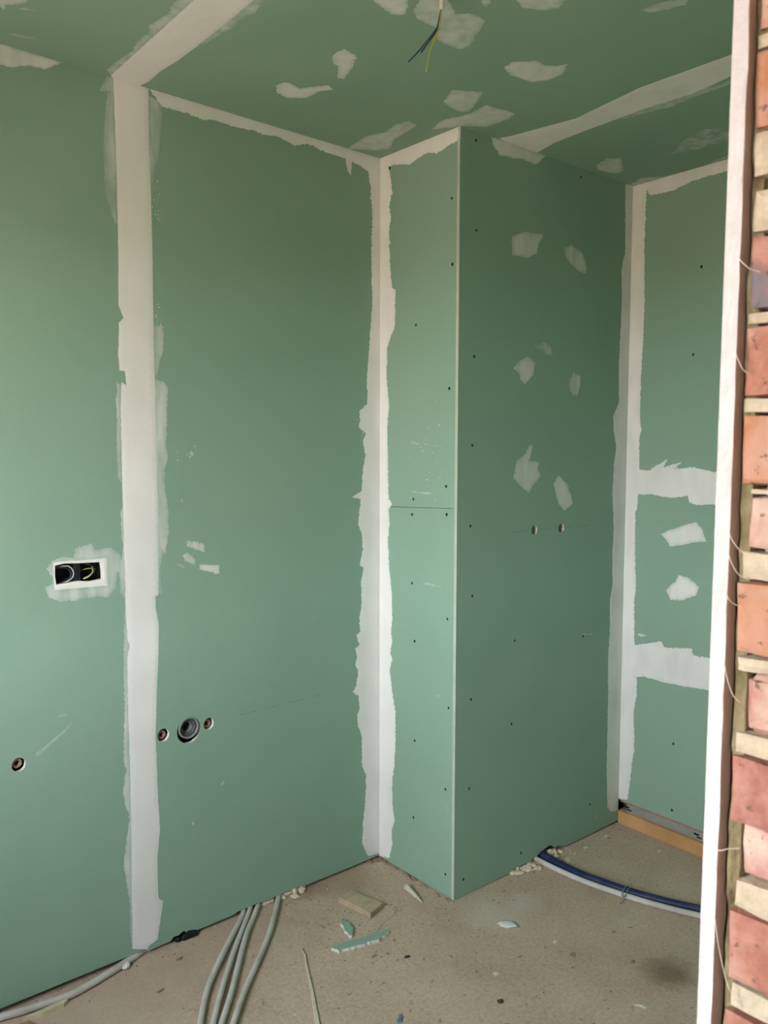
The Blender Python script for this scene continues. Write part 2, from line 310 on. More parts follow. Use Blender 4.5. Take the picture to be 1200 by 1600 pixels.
def patch(s_, kind, cover, pts, parent, holes=()):
    # a layer of filler: traced outline, ragged edge, domed thickness, feathered coverage
    P = []
    n = len(pts)
    for i in range(n):
        a = Vector(pts[i]); b = Vector(pts[(i+1) % n]); L = (b-a).length
        m = max(1, int(L/(0.004 if kind in ('corner', 'patch', 'boxsmear') else 0.006))) if L < 0.5 else max(1, int(L/0.012))
        edge_straight = (s_ in 'ABCD' and ((a.x < 1e-4 and b.x < 1e-4) or (a.y > H-1e-3 and b.y > H-1e-3))) or (s_ == 'B' and a.x > LB-1e-3 and b.x > LB-1e-3) or (s_ == 'C' and a.x > LC-1e-3 and b.x > LC-1e-3) or kind == 'boxframe'
        nr = Vector((-(b-a).y, (b-a).x)).normalized() if L > 0 else Vector((0, 0))
        amp = 0 if edge_straight else (0.0008 if kind == 'tape' else 0.0030)
        for k in range(m):
            q = a.lerp(b, k/m)
            if k and amp: q = q + nr*amp*((noise.noise(Vector((q.x*140, q.y*140, 3)))+0.6*noise.noise(Vector((q.x*420, q.y*420, 8))))*1.5 + (1.6*max(0, noise.noise(Vector((q.x*12, q.y*12, 1)))+0.1)*noise.noise(Vector((q.x*800, q.y*800, 5)))*2 if kind == 'corner' else 0))
            P.append(q)
    xs = [q.x for q in P]; ys = [q.y for q in P]
    area = abs(sum(P[i].x*P[(i+1) % len(P)].y-P[(i+1) % len(P)].x*P[i].y for i in range(len(P))))/2
    g = 0.006 if area < 0.012 else (0.008 if area < 0.03 else 0.014)
    loops = [P] + [[Vector(h) for h in hl] for hl in holes]
    def inside(x, y):
        c = False
        for lp in loops:
            for i in range(len(lp)):
                a, b = lp[i], lp[i-1]
                if (a.y > y) != (b.y > y) and x < (b.x-a.x)*(y-a.y)/(b.y-a.y)+a.x: c = not c
        return c
    segs = [(lp[i], lp[(i+1) % len(lp)]) for lp in loops for i in range(len(lp))]
    def dist(x, y):
        best = 9.0
        for a, b in segs:
            ax, ay, bx, by = a.x, a.y, b.x, b.y
            if min(ax, bx)-best > x or max(ax, bx)+best < x or min(ay, by)-best > y or max(ay, by)+best < y: continue
            dx, dy = bx-ax, by-ay; L2 = dx*dx+dy*dy
            t = 0 if L2 == 0 else max(0, min(1, ((x-ax)*dx+(y-ay)*dy)/L2))
            d = math.hypot(x-ax-t*dx, y-ay-t*dy)
            if d < best: best = d
        return best
    V = [q.copy() for lp in loops for q in lp]; E = []; k = 0
    for lp in loops:
        E += [(k+i, k+(i+1) % len(lp)) for i in range(len(lp))]; k += len(lp)
    D = [0.0]*len(V)
    y = min(ys)+g/2; row = 0
    while y < max(ys):
        x = min(xs)+g/2*(1+row % 2)
        while x < max(xs):
            if inside(x, y):
                d = dist(x, y)
                if d > g*0.35: V.append(Vector((x, y))); D.append(d)
            x += g
        y += g*0.87; row += 1
    ov, oe, of, ev, _, _ = geometry.delaunay_2d_cdt(V, E, [], 0, 1e-6)
    th = {'tape': 0.0012, 'corner': 0.0010, 'boxframe': 0.0016}.get(kind, 0.0007)
    fwid = {'tape': 0.004, 'corner': 0.004, 'boxframe': 0.001, 'edge': 0.006}.get(kind, 0.012)
    bm = bmesh.new(); cl = bm.verts.layers.float.new('cover'); cov = []; bvs = []
    for i, q in enumerate(ov):
        ids = ev[i]; d = D[ids[0]] if ids else 0.0
        k = min(1, d/0.008); k = k*k*(3-2*k)
        h = 0.0001 + th*(0.25+0.75*k)
        if kind in ('patch', 'edge'): h += 0.0006*max(0, noise.noise(Vector((q.x*30, q.y*30, 0))))*k
        bvs.append(bm.verts.new(at(s_, q.x, q.y, h)))
        kk = min(1, d/fwid)
        lum = noise.noise(Vector((q.x*18, q.y*9, 5)))
        c = 1.0 if kind == 'boxframe' else cover*(0.93+0.07*kk) if kind in ('tape', 'corner') else cover*(0.66+0.34*kk)
        if cover < 0.96: c += 0.12*lum*kk
        cov.append(max(0.05, min(1, c)))
    up_ = at(s_, 0, 0, 1) - at(s_, 0, 0, 0)
    for f in of:
        cx_ = sum(ov[i].x for i in f)/len(f); cy_ = sum(ov[i].y for i in f)/len(f)
        if not inside(cx_, cy_): continue
        try: fc = bm.faces.new([bvs[i] for i in f])
        except ValueError: continue
        fc.normal_update()
        if fc.normal.dot(up_) < 0: fc.normal_flip()
    # skirt down to the board
    bm.edges.ensure_lookup_table()
    bnd = [e for e in bm.edges if len(e.link_faces) == 1]
    low = {}; src = {}
    bm.verts.index_update()
    for e in bnd:
        for v in e.verts:
            if v not in low:
                q = v.co - up_*( (v.co-at(s_, 0, 0, 0)).dot(up_) + 0.0004); low[v] = bm.verts.new(q); src[low[v]] = v.index
    for e in bnd:
        a, b = e.verts
        try: bm.faces.new((a, b, low[b], low[a]))
        except ValueError: pass
    loose = [v for v in bm.verts if not v.link_faces]
    bm.verts.index_update()
    allv = list(bm.verts)
    for i, v in enumerate(allv[:len(cov)]): v[cl] = cov[i]
    for lv, si in src.items(): lv[cl] = cov[si]
    bmesh.ops.delete(bm, geom=loose, context='VERTS')
    nm = {'tape': 'joint_filler_band', 'corner': 'corner_filler_band', 'edge': 'corner_filler_band', 'smear': 'filler_smear', 'boxsmear': 'filler_smear', 'boxframe': 'filler_frame', 'scuff': 'scuff'}.get(kind, 'filler_patch')
    return obj(nm, bm, M['filler'], parent, smooth=False)

# ---------------------------------------------------------------- traced filler outlines and screw positions (metres on each surface)
PATCHES = [  # surface, kind, coverage, outline in metres on that surface
 ('A','tape',1,[(0.987,2.6),(0.985,2.433),(0.983,2.287),(0.983,2.113),(0.986,1.967),(0.972,1.933),(0.986,1.917),(0.986,1.907),(0.99,1.829),(0.987,1.781),(0.971,1.78),(0.967,1.74),(0.982,1.748),(0.987,1.681),(0.987,1.52),(0.986,1.375),(0.986,1.212),(0.985,1.084),(0.981,0.987),(0.974,0.967),(0.984,0.935),(0.984,0.793),(0.982,0.602),(0.982,0.431),(0.985,0.197),(0.986,0.028),(0.939,0.009),(0.933,0.017),(0.905,0.026),(0.884,0.143),(0.9,0.16),(0.9,0.29),(0.89,0.375),(0.891,0.42),(0.894,0.466),(0.896,0.574),(0.898,0.676),(0.892,0.809),(0.885,0.907),(0.881,1.006),(0.883,1.032),(0.89,1.072),(0.89,1.108),(0.881,1.111),(0.879,1.234),(0.876,1.364),(0.879,1.557),(0.879,1.748),(0.88,1.874),(0.88,1.998),(0.879,2.128),(0.88,2.276),(0.883,2.429),(0.882,2.6),(0.883,2.6)]),
 ('A','smear',0.38,[(1.004,2.558),(1.013,2.491),(1.021,2.397),(1.019,2.346),(1.016,2.28),(1.003,2.229),(0.991,2.196),(0.983,2.206),(0.981,2.287),(0.981,2.434),(0.984,2.569)]),
 ('A','smear',0.5,[(1.028,2.555),(1.019,2.571),(1.006,2.6),(0.983,2.6),(0.982,2.564),(1.01,2.557)]),
 ('A','smear',0.3,[(0.88,2.579),(0.846,2.57),(0.839,2.536),(0.843,2.438),(0.854,2.404),(0.866,2.383),(0.871,2.327),(0.88,2.27),(0.882,2.398)]),
 ('A','smear',0.45,[(0.879,1.921),(0.847,1.921),(0.851,1.845),(0.861,1.819),(0.872,1.773),(0.882,1.772)]),
 ('A','smear',0.5,[(0.881,1.761),(0.848,1.755),(0.838,1.737),(0.842,1.654),(0.846,1.557),(0.842,1.524),(0.853,1.494),(0.852,1.427),(0.843,1.369),(0.844,1.298),(0.856,1.232),(0.862,1.246),(0.874,1.194),(0.869,1.115),(0.883,1.115),(0.883,1.234),(0.88,1.365)]),
 ('A','smear',0.5,[(0.999,1.751),(0.984,1.742),(0.983,1.706),(0.984,1.557),(0.985,1.458),(0.992,1.458),(0.998,1.469),(1.0,1.525),(1.0,1.618),(0.997,1.668),(1.002,1.699),(0.994,1.72)]),
 ('A','smear',0.45,[(0.986,1.388),(0.981,1.274),(0.982,1.116),(0.99,1.117),(1.0,1.13),(1.001,1.175),(0.987,1.269),(0.992,1.294),(0.994,1.37)]),
 ('A','smear',0.6,[(0.985,1.084),(0.977,0.987),(0.982,0.793),(0.98,0.602),(0.98,0.43),(0.983,0.196),(0.984,0.027),(0.988,0.029),(0.993,0.104),(0.991,0.173),(1.002,0.257),(1.009,0.299),(0.992,0.406),(0.987,0.453),(1.0,0.488),(1.005,0.529),(0.994,0.599),(1.001,0.621),(0.994,0.795),(0.995,0.887),(0.99,1.052)]),
 ('A','corner',1,[(0.897,2.6),(0.88,2.6),(0.841,2.559),(0.792,2.561),(0.765,2.561),(0.701,2.556),(0.672,2.565),(0.596,2.563),(0.519,2.568),(0.495,2.564),(0.439,2.572),(0.372,2.559),(0.32,2.577),(0.24,2.566),(0.158,2.564),(0.149,2.524),(0.135,2.51),(0.129,2.561),(0.08,2.55),(0.057,2.544),(0.045,2.495),(0.042,2.436),(0.036,2.401),(0.042,2.256),(0.036,2.084),(0.051,1.923),(0.062,1.808),(0.059,1.722),(0.098,1.691),(0.092,1.659),(0.101,1.636),(0.065,1.613),(0.08,1.583),(0.068,1.537),(0.08,1.483),(0.086,1.404),(0.131,1.383),(0.092,1.374),(0.095,1.335),(0.104,1.281),(0.086,1.25),(0.081,1.186),(0.096,1.133),(0.077,1.122),(0.089,1.068),(0.086,0.99),(0.096,0.943),(0.093,0.885),(0.111,0.874),(0.096,0.838),(0.117,0.827),(0.108,0.792),(0.117,0.762),(0.102,0.743),(0.111,0.689),(0.129,0.664),(0.102,0.647),(0.096,0.597),(0.108,0.576),(0.105,0.536),(0.087,0.498),(0.084,0.375),(0.065,0.331),(0.068,0.24),(0.081,0.144),(0.084,0.078),(0.068,0.041),(0.056,0.017),(0.0,0.01),(0.0,1.083),(0.0,2.027),(0.0,2.6),(0.0,2.6),(0.519,2.6),(0.743,2.6)]),
 ('B','corner',1,[(0.057,0.013),(0.075,0.072),(0.071,0.12),(0.089,0.169),(0.074,0.228),(0.074,0.327),(0.085,0.379),(0.091,0.471),(0.091,0.585),(0.073,0.653),(0.058,0.737),(0.072,0.781),(0.061,0.803),(0.072,0.853),(0.065,0.883),(0.072,0.932),(0.068,1.027),(0.053,1.13),(0.046,1.224),(0.056,1.286),(0.049,1.333),(0.07,1.358),(0.049,1.373),(0.045,1.52),(0.041,1.637),(0.051,1.716),(0.037,1.816),(0.04,1.923),(0.064,1.967),(0.081,1.994),(0.084,2.123),(0.067,2.132),(0.057,2.194),(0.049,2.321),(0.059,2.38),(0.049,2.42),(0.066,2.467),(0.052,2.537),(0.045,2.559),(0.079,2.559),(0.155,2.54),(0.197,2.55),(0.25,2.556),(0.29,2.541),(0.341,2.554),(0.384,2.557),(0.397,2.56),(0.397,2.6),(0.219,2.6),(0.0,2.6),(0.0,2.026),(0.0,1.083),(0.0,-0.0)]),
 ('C','edge',0.75,[(0.142,2.6),(0.152,2.574),(0.184,2.55),(0.248,2.553),(0.303,2.563),(0.371,2.558),(0.426,2.6),(0.451,2.6),(0.373,2.6)]),
 ('C','patch',0.62,[(0.253,2.29),(0.319,2.318),(0.422,2.324),(0.395,2.29),(0.382,2.25),(0.331,2.229),(0.254,2.229)]),
 ('C','patch',0.6,[(0.538,2.297),(0.579,2.312),(0.645,2.294),(0.673,2.246),(0.666,2.219),(0.62,2.225),(0.57,2.248),(0.543,2.267)]),
 ('C','patch',0.3,[(0.369,1.927),(0.432,1.944),(0.479,1.929),(0.479,1.901),(0.443,1.903),(0.407,1.914)]),
 ('C','patch',0.62,[(0.268,1.841),(0.305,1.87),(0.345,1.887),(0.384,1.867),(0.374,1.821),(0.33,1.788),(0.306,1.803),(0.302,1.821)]),
 ('C','patch',0.5,[(0.582,1.818),(0.608,1.844),(0.647,1.836),(0.648,1.805),(0.634,1.763),(0.603,1.76),(0.583,1.785)]),
 ('C','patch',0.6,[(0.276,1.454),(0.292,1.515),(0.336,1.538),(0.359,1.568),(0.38,1.573),(0.361,1.515),(0.414,1.51),(0.407,1.484),(0.426,1.46),(0.384,1.422),(0.363,1.399),(0.328,1.416)]),
 ('C','patch',0.62,[(0.499,1.426),(0.525,1.459),(0.582,1.424),(0.607,1.374),(0.616,1.349),(0.566,1.325),(0.527,1.353)]),
 ('C','corner',0.85,[(0.906,2.6),(0.917,2.33),(0.909,2.321),(0.894,2.269),(0.902,2.154),(0.898,2.045),(0.891,1.886),(0.897,1.742),(0.861,1.69),(0.867,1.631),(0.886,1.57),(0.876,1.512),(0.867,1.391),(0.875,1.313),(0.882,1.235),(0.877,1.132),(0.882,1.011),(0.867,0.942),(0.871,0.836),(0.863,0.697),(0.87,0.517),(0.87,0.256),(0.881,0.082),(0.909,0.052),(0.958,0.045),(0.958,0.038),(0.958,1.3),(0.958,2.331),(0.958,2.6)]),
 ('D','corner',0.95,[(0.0,2.6),(0.032,2.6),(0.414,2.6),(0.416,2.558),(0.387,2.559),(0.305,2.559),(0.261,2.558),(0.219,2.55),(0.182,2.542),(0.127,2.543),(0.082,2.547),(0.062,2.571),(0.061,2.483),(0.06,2.325),(0.066,2.136),(0.064,1.986),(0.057,1.818),(0.058,1.683),(0.066,1.632),(0.057,1.606),(0.061,1.478),(0.102,1.474),(0.186,1.52),(0.17,1.488),(0.247,1.509),(0.215,1.481),(0.295,1.49),(0.374,1.475),(0.538,1.453),(0.542,1.334),(0.375,1.353),(0.319,1.347),(0.284,1.355),(0.278,1.38),(0.202,1.369),(0.117,1.38),(0.076,1.376),(0.058,1.378),(0.054,1.313),(0.048,1.305),(0.05,1.13),(0.06,1.0),(0.053,0.939),(0.057,0.781),(0.061,0.76),(0.18,0.798),(0.195,0.775),(0.31,0.794),(0.324,0.767),(0.369,0.771),(0.562,0.779),(0.567,0.65),(0.368,0.647),(0.296,0.641),(0.205,0.635),(0.109,0.64),(0.073,0.63),(0.075,0.553),(0.062,0.48),(0.07,0.337),(0.06,0.253),(0.05,0.152),(0.042,0.102),(0.0,0.096),(0.0,0.767),(0.0,1.822)]),
 ('D','patch',0.9,[(0.167,1.223),(0.206,1.244),(0.26,1.263),(0.313,1.284),(0.34,1.256),(0.359,1.21),(0.315,1.206),(0.262,1.189),(0.208,1.179),(0.187,1.205)]),
 ('D','patch',0.95,[(0.196,1.003),(0.212,1.025),(0.239,1.049),(0.247,1.072),(0.293,1.065),(0.334,1.036),(0.322,1.002),(0.269,0.975),(0.214,0.97)]),
 ('D','patch',0.9,[(0.071,0.807),(0.092,0.813),(0.113,0.809),(0.086,0.799)]),
 ('E','tape',1,[(-0.999,-0.026),(-0.999,-0.528),(-1.0,-0.662),(-0.883,-0.727),(-0.89,-0.619),(-0.889,-0.373),(-0.893,-0.224),(-0.902,-0.134),(-0.9,-0.057),(-0.912,0.003),(-0.94,0.003),(-0.979,0.003)]),
 ('E','smear',0.45,[(-1.018,-0.046),(-1.019,-0.109),(-1.008,-0.198),(-1.018,-0.247),(-1.016,-0.321),(-1.029,-0.351),(-1.021,-0.406),(-1.015,-0.429),(-1.023,-0.461),(-1.028,-0.504),(-1.02,-0.563),(-0.993,-0.568),(-0.994,-0.518),(-0.994,-0.021)]),
 ('E','smear',0.35,[(-0.891,-0.305),(-0.87,-0.423),(-0.86,-0.578),(-0.869,-0.636),(-0.88,-0.696),(-0.898,-0.698),(-0.892,-0.617),(-0.892,-0.379)]),
 ('A','edge',0.75,[(1.288,2.6),(1.191,2.6),(1.107,2.6),(1.125,2.6),(1.176,2.569),(1.22,2.566),(1.258,2.549),(1.29,2.546),(1.351,2.539),(1.349,2.6)]),
 ('E','patch',0.6,[(-1.379,-0.313),(-1.313,-0.368),(-1.296,-0.273),(-1.298,-0.26),(-1.312,-0.242),(-1.328,-0.224),(-1.328,-0.195),(-1.34,-0.214),(-1.357,-0.215)]),
 ('E','patch',0.5,[(-1.304,-0.23),(-1.29,-0.241),(-1.27,-0.247),(-1.269,-0.24),(-1.292,-0.229)]),
 ('E','patch',0.3,[(-1.29,-0.084),(-1.264,-0.098),(-1.22,-0.109),(-1.217,-0.103),(-1.245,-0.088)]),
 ('E','patch',0.85,[(-0.608,-0.269),(-0.603,-0.3),(-0.585,-0.305),(-0.546,-0.293),(-0.518,-0.328),(-0.493,-0.365),(-0.464,-0.351),(-0.491,-0.311),(-0.491,-0.255),(-0.539,-0.214),(-0.579,-0.227)]),
 ('E','patch',0.85,[(-0.587,-0.513),(-0.593,-0.544),(-0.583,-0.567),(-0.539,-0.557),(-0.51,-0.505),(-0.495,-0.459),(-0.48,-0.424),(-0.499,-0.419),(-0.542,-0.478),(-0.564,-0.484)]),
 ('E','patch',0.7,[(-0.677,-0.796),(-0.639,-0.785),(-0.6,-0.776),(-0.576,-0.796),(-0.601,-0.835),(-0.65,-0.888),(-0.699,-0.865),(-0.724,-0.827)]),
 ('E','patch',0.5,[(-0.573,-0.821),(-0.591,-0.868),(-0.635,-0.901),(-0.588,-0.957),(-0.542,-0.909),(-0.484,-0.876),(-0.453,-0.906),(-0.408,-0.901),(-0.38,-0.853),(-0.344,-0.784),(-0.355,-0.757),(-0.407,-0.753),(-0.438,-0.762),(-0.479,-0.799),(-0.538,-0.8)]),
 ('E','patch',0.45,[(-0.476,-0.953),(-0.495,-0.984),(-0.483,-0.986),(-0.455,-0.964),(-0.449,-0.94)]),
 ('E','patch',0.6,[(-0.148,0.003),(-0.171,-0.137),(-0.144,-0.196),(-0.158,-0.268),(-0.146,-0.319),(-0.1,-0.31),(-0.085,-0.224),(-0.08,-0.176),(-0.035,-0.098),(-0.063,-0.051),(-0.117,-0.022)]),
 ('E','patch',0.6,[(-0.157,-0.492),(-0.198,-0.573),(-0.117,-0.619),(-0.087,-0.569),(-0.047,-0.492),(-0.084,-0.474)]),
 ('E','patch',0.65,[(-0.041,-0.317),(-0.068,-0.391),(-0.036,-0.482),(-0.044,-0.563),(0.002,-0.565),(0.029,-0.575),(0.074,-0.574),(0.089,-0.535),(0.08,-0.446),(0.02,-0.403)]),
 ('E','patch',0.75,[(-0.188,-0.765),(-0.194,-0.798),(-0.147,-0.848),(-0.113,-0.842),(-0.083,-0.862),(-0.07,-0.888),(-0.033,-0.844),(-0.033,-0.792),(-0.061,-0.753),(-0.111,-0.748),(-0.139,-0.745)]),
 ('E','patch',0.6,[(-0.419,-1.012),(-0.382,-0.999),(-0.335,-1.024),(-0.317,-1.054),(-0.334,-1.093),(-0.399,-1.131),(-0.483,-1.054)]),
 ('E','patch',0.45,[(-0.161,-1.172),(-0.155,-1.214),(-0.129,-1.254),(-0.115,-1.273),(-0.097,-1.256),(-0.118,-1.201),(-0.136,-1.178)]),
 ('E','tape',0.95,[(0.201,-0.448),(0.217,-0.526),(0.248,-0.674),(0.209,-0.93),(0.22,-1.2),(0.204,-1.353),(0.308,-1.306),(0.341,-1.131),(0.367,-1.006),(0.351,-0.838),(0.352,-0.639),(0.361,-0.5),(0.388,-0.396),(0.306,-0.4),(0.228,-0.396),(0.185,-0.406)]),
 ('E','smear',0.4,[(0.363,-1.139),(0.388,-1.107),(0.391,-0.992),(0.401,-0.917),(0.377,-0.821),(0.362,-0.737),(0.343,-0.843),(0.355,-1.013)]),
 ('E','patch',0.28,[(0.767,-0.689),(0.679,-0.789),(0.64,-0.888),(0.69,-0.943),(0.732,-1.013),(0.823,-0.968),(0.796,-0.887),(0.789,-0.781)]),
 ('E','patch',0.6,[(0.654,-0.457),(0.625,-0.52),(0.66,-0.558),(0.784,-0.484),(0.788,-0.45),(0.752,-0.439),(0.697,-0.43)]),
 ('E','smear',0.4,[(0.943,-0.403),(0.902,-0.479),(0.963,-0.559),(0.98,-0.485),(0.976,-0.43)]),
 ('E','smear',0.4,[(0.952,-0.707),(0.943,-0.769),(0.922,-0.851),(0.964,-0.829),(0.963,-0.733)]),
 ('A','boxsmear',0.45,[(1.209,1.22),(1.196,1.24),(1.166,1.252),(1.134,1.246),(1.129,1.272),(1.081,1.284),(1.073,1.263),(1.025,1.268),(0.999,1.244),(0.99,1.199),(1.008,1.188),(1.009,1.15),(1.035,1.119),(1.059,1.127),(1.085,1.128),(1.128,1.124),(1.176,1.126),(1.204,1.142),(1.215,1.172),(1.194,1.177),(1.192,1.194)]),
 ('A','boxframe',1,[(1.191,1.238),(1.038,1.239),(1.038,1.157),(1.189,1.16)]),
 ('A','boxhole',1,[(1.186,1.228),(1.161,1.231),(1.123,1.232),(1.089,1.229),(1.055,1.23),(1.054,1.201),(1.052,1.177),(1.09,1.175),(1.126,1.179),(1.153,1.178),(1.185,1.176)]),
 ('A','patch',0.7,[(0.783,1.27),(0.755,1.266),(0.726,1.256),(0.724,1.244),(0.726,1.23),(0.759,1.244),(0.783,1.254)]),
 ('A','patch',0.6,[(0.799,1.227),(0.781,1.234),(0.756,1.212),(0.758,1.192),(0.788,1.207)]),
 ('A','patch',0.85,[(0.74,1.192),(0.67,1.184),(0.671,1.155),(0.741,1.176)]),
 ('A','patch',0.6,[(0.819,1.201),(0.789,1.188),(0.797,1.187)]),
 ('A','patch',0.5,[(0.772,1.542),(0.761,1.552),(0.754,1.536),(0.765,1.532)]),
 ('A','patch',0.5,[(0.804,1.399),(0.794,1.404),(0.792,1.392),(0.8,1.39)]),
 ('A','patch',0.7,[(0.783,0.363),(0.774,0.373),(0.774,0.363),(0.781,0.358)]),
 ('A','patch',0.6,[(0.676,0.463),(0.664,0.474),(0.662,0.469),(0.672,0.459)]),
 ('B','scuff',0.35,[(0.243,1.087),(0.288,1.09),(0.322,1.085),(0.322,1.081),(0.281,1.08),(0.243,1.082)]),
 ('B','scuff',0.35,[(0.161,1.583),(0.226,1.576),(0.321,1.566),(0.321,1.564),(0.227,1.571),(0.161,1.578)]),
 ('B','scuff',0.35,[(0.149,1.41),(0.228,1.406),(0.279,1.406),(0.279,1.401),(0.212,1.401)]),
 ('B','scuff',0.35,[(0.31,0.705),(0.326,0.701),(0.323,0.694),(0.307,0.697)]),
 ('B','scuff',0.35,[(0.355,0.319),(0.367,0.314),(0.361,0.282),(0.352,0.286)]),
 ('A','scuff',0.22,[(1.254,0.706),(1.21,0.732),(1.177,0.754),(1.142,0.784),(1.141,0.778),(1.174,0.746),(1.207,0.724),(1.249,0.697)]),
 ('A','scuff',0.22,[(1.19,0.798),(1.174,0.804),(1.162,0.795),(1.174,0.796)]),
 ('C','scuff',0.5,[(0.691,0.835),(0.753,0.826),(0.753,0.821),(0.691,0.83)]),
 ('C','scuff',0.5,[(0.803,0.077),(0.82,0.08),(0.816,0.068)]),
 ('C','scuff',0.5,[(0.795,0.06),(0.812,0.064),(0.808,0.051)]),
]
SCREWS = {
 'A': [(1.273,1.903),(1.262,1.611),(1.266,1.299),(1.319,1.018),(1.232,0.779),(1.224,0.031),(0.543,2.566),(0.55,2.317),(0.557,1.955),(0.566,1.616),(0.561,1.259),(0.572,0.93),(0.57,0.535),(0.622,0.09),(0.275,2.546),(0.277,2.299),(0.279,1.939),(0.28,1.619),(0.302,1.138),(0.314,0.867),(0.261,0.408),(0.213,0.051),(0.447,0.044)],
 'B': [(0.052,2.553),(0.36,2.38),(0.365,2.166),(0.191,1.987),(0.355,1.759),(0.343,1.43),(0.182,1.379),(0.176,1.324),(0.347,1.334),(0.177,1.078),(0.354,0.976),(0.192,0.87),(0.363,0.667),(0.195,0.506),(0.351,0.375),(0.19,0.218),(0.354,0.069)],
 'C': [(0.072,2.572),(0.077,2.282),(0.073,1.867),(0.068,1.569),(0.063,1.295),(0.075,1.053),(0.074,0.69),(0.069,0.374),(0.045,0.052),(0.295,0.865),(0.695,0.824),(0.284,0.559),(0.763,0.123),(0.347,0.052),(0.323,2.57),(0.628,2.567)],
 'D': [(0.305,2.235),(0.282,1.914),(0.246,0.4),(0.248,0.131)],
}
SPECKS = [
 ('A', 0.863, 1.953, 0.0082, 0.0340, 26),
 ('A', 0.860, 2.302, 0.0081, 0.0741, 26),
 ('A', 0.083, 1.606, 0.0090, 0.0579, 30),
 ('A', 0.767, 1.548, 0.0174, 0.0395, 8),
 ('A', 0.102, 0.027, 0.0372, 0.0199, 8),
 ('B', 0.252, 1.560, 0.0501, 0.2000, 22),
]
# ================================================================ setting
def slab(name, m, b, kind=True, parent=None):
    o = boxo(name, m, parent, *b)
    if kind and not parent: struct(o)
    return o
FX0, FX1, FY0, FY1 = -2.78, 1.20, -4.1, 0.30
fl = slab('floor', M['floor'], (FX0, FX1, FY0, FY1, Z0-0.12, Z0))
gr = slab('ground', M['soil'], (-60, FX0-0.002, -40, 40, -0.75, -0.6)); gr['label'] = 'bare ground outside the window opening'
ceil = slab('ceiling', M['masonry'], (FX0, FX1, FY0, FY1, H+0.045, H+0.20))

# ceiling boards (joints run along the tape bands)
def pl(name, pts, holes=()): return board(name, 'E', pts, holes, 0.0125, ceil)
SX1, SX2 = -0.951, 0.274
pl('plasterboard', [(WIN_X, -2.02), (SX1-0.0015, -2.02), (SX1-0.0015, 0.02), (WIN_X, 0.02)])
pl('plasterboard', [(SX1+0.0015, -2.02), (SX2-0.0015, -2.02), (SX2-0.0015, 0.02), (SX1+0.0015, 0.02)], [circle(-0.5737, -0.925, 0.011, 14)])
pl('plasterboard', [(SX2+0.0015, -2.02), (1.02, -2.02), (1.02, 0.02), (SX2+0.0015, 0.02)])
for x in (-2.1, -1.6, -0.951, -0.45, 0.05, 0.274, 0.75):
    boxo('ceiling_batten', M['galv'], ceil, x-0.03, x+0.03, -2.02, 0.02, H+0.0125, H+0.045)

# masonry shell behind the boards
wback = slab('wall_back', M['masonry'], (FX0, FX1, 0.085, 0.30, Z0, H+0.045))
wright = slab('wall_right', M['masonry'], (1.045, FX1, -4.1, 0.085, Z0, H+0.045))
wchase = struct(bpy.data.objects.new('wall_chase', None)); COL.objects.link(wchase)
wchase['label'] = 'boxed-in pipe chase of green boards standing out from the back wall'

# -- wall A (left of the inner corner)
def ell(cx, cy, r, n=22, jag=0.0008, ry=None): return circle(cx, cy, r, n, jag, ry)
hA = [ell(0.8731, 0.6725, 0.0195, ry=0.0205), ell(0.7170, 0.6745, 0.0180, ry=0.0195), ell(0.7869, 0.6689, 0.0400, 30, 0.0010, ry=0.0415)]
bR = board('plasterboard', 'A', [(0.0, 0.0035), (0.0, H), (0.9375, H), (0.9375, 0.0005), (0.90, 0.0030), (0.862, 0.0035), (0.85, 0.014), (0.835, 0.012), (0.815, 0.020), (0.80, 0.004), (0.635, 0.004), (0.62, 0.0095), (0.53, 0.0100), (0.51, 0.005), (0.475, 0.008), (0.42, 0.011), (0.36, 0.010), (0.335, 0.003), (0.2, 0.003)], hA, parent=wback)
box_hole = [(1.186, 1.2285), (1.160, 1.2325), (1.127, 1.2300), (1.098, 1.2290), (1.0560, 1.2275), (1.0530, 1.205), (1.0525, 1.1775), (1.090, 1.1745), (1.12, 1.1785), (1.150, 1.1765), (1.184, 1.1745), (1.187, 1.20)]
bL = board('plasterboard', 'A', [(0.9405, 0.0105), (0.9405, H), (2.14, H), (2.14, 0.012), (1.37, 0.0110)], [box_hole, ell(1.2990, 0.6858, 0.0185, ry=0.0195)], parent=wback)
bLL = board('plasterboard', 'A', [(2.143, 0.012), (2.143, H), (-WIN_X, H), (-WIN_X, 0.012)], parent=wback)
def in_frame(name, m, parent, s_, u0, u1, v0, v1, o0, o1):
    bm = bmesh.new(); c = [at(s_, u, v, o) for u in (u0, u1) for v in (v0, v1) for o in (o0, o1)]
    v = [bm.verts.new(p) for p in c]
    for f in ((0, 1, 3, 2), (4, 6, 7, 5), (0, 4, 5, 1), (2, 3, 7, 6), (0, 2, 6, 4), (1, 5, 7, 3)): bm.faces.new([v[i] for i in f])
    bmesh.ops.recalc_face_normals(bm, faces=bm.faces)
    return obj(name, bm, m, parent)
in_frame('sole_plate', M['dark_wood'], wback, 'A', 0.02, 2.49, Z0, 0.035, -0.078, -0.028)
for u in (0.05, 0.55, 0.95, 1.50, 2.14):
    in_frame('stud', M['dark_wood'], wback, 'A', u-0.02, u+0.02, 0.036, H, -0.07, -0.0128)

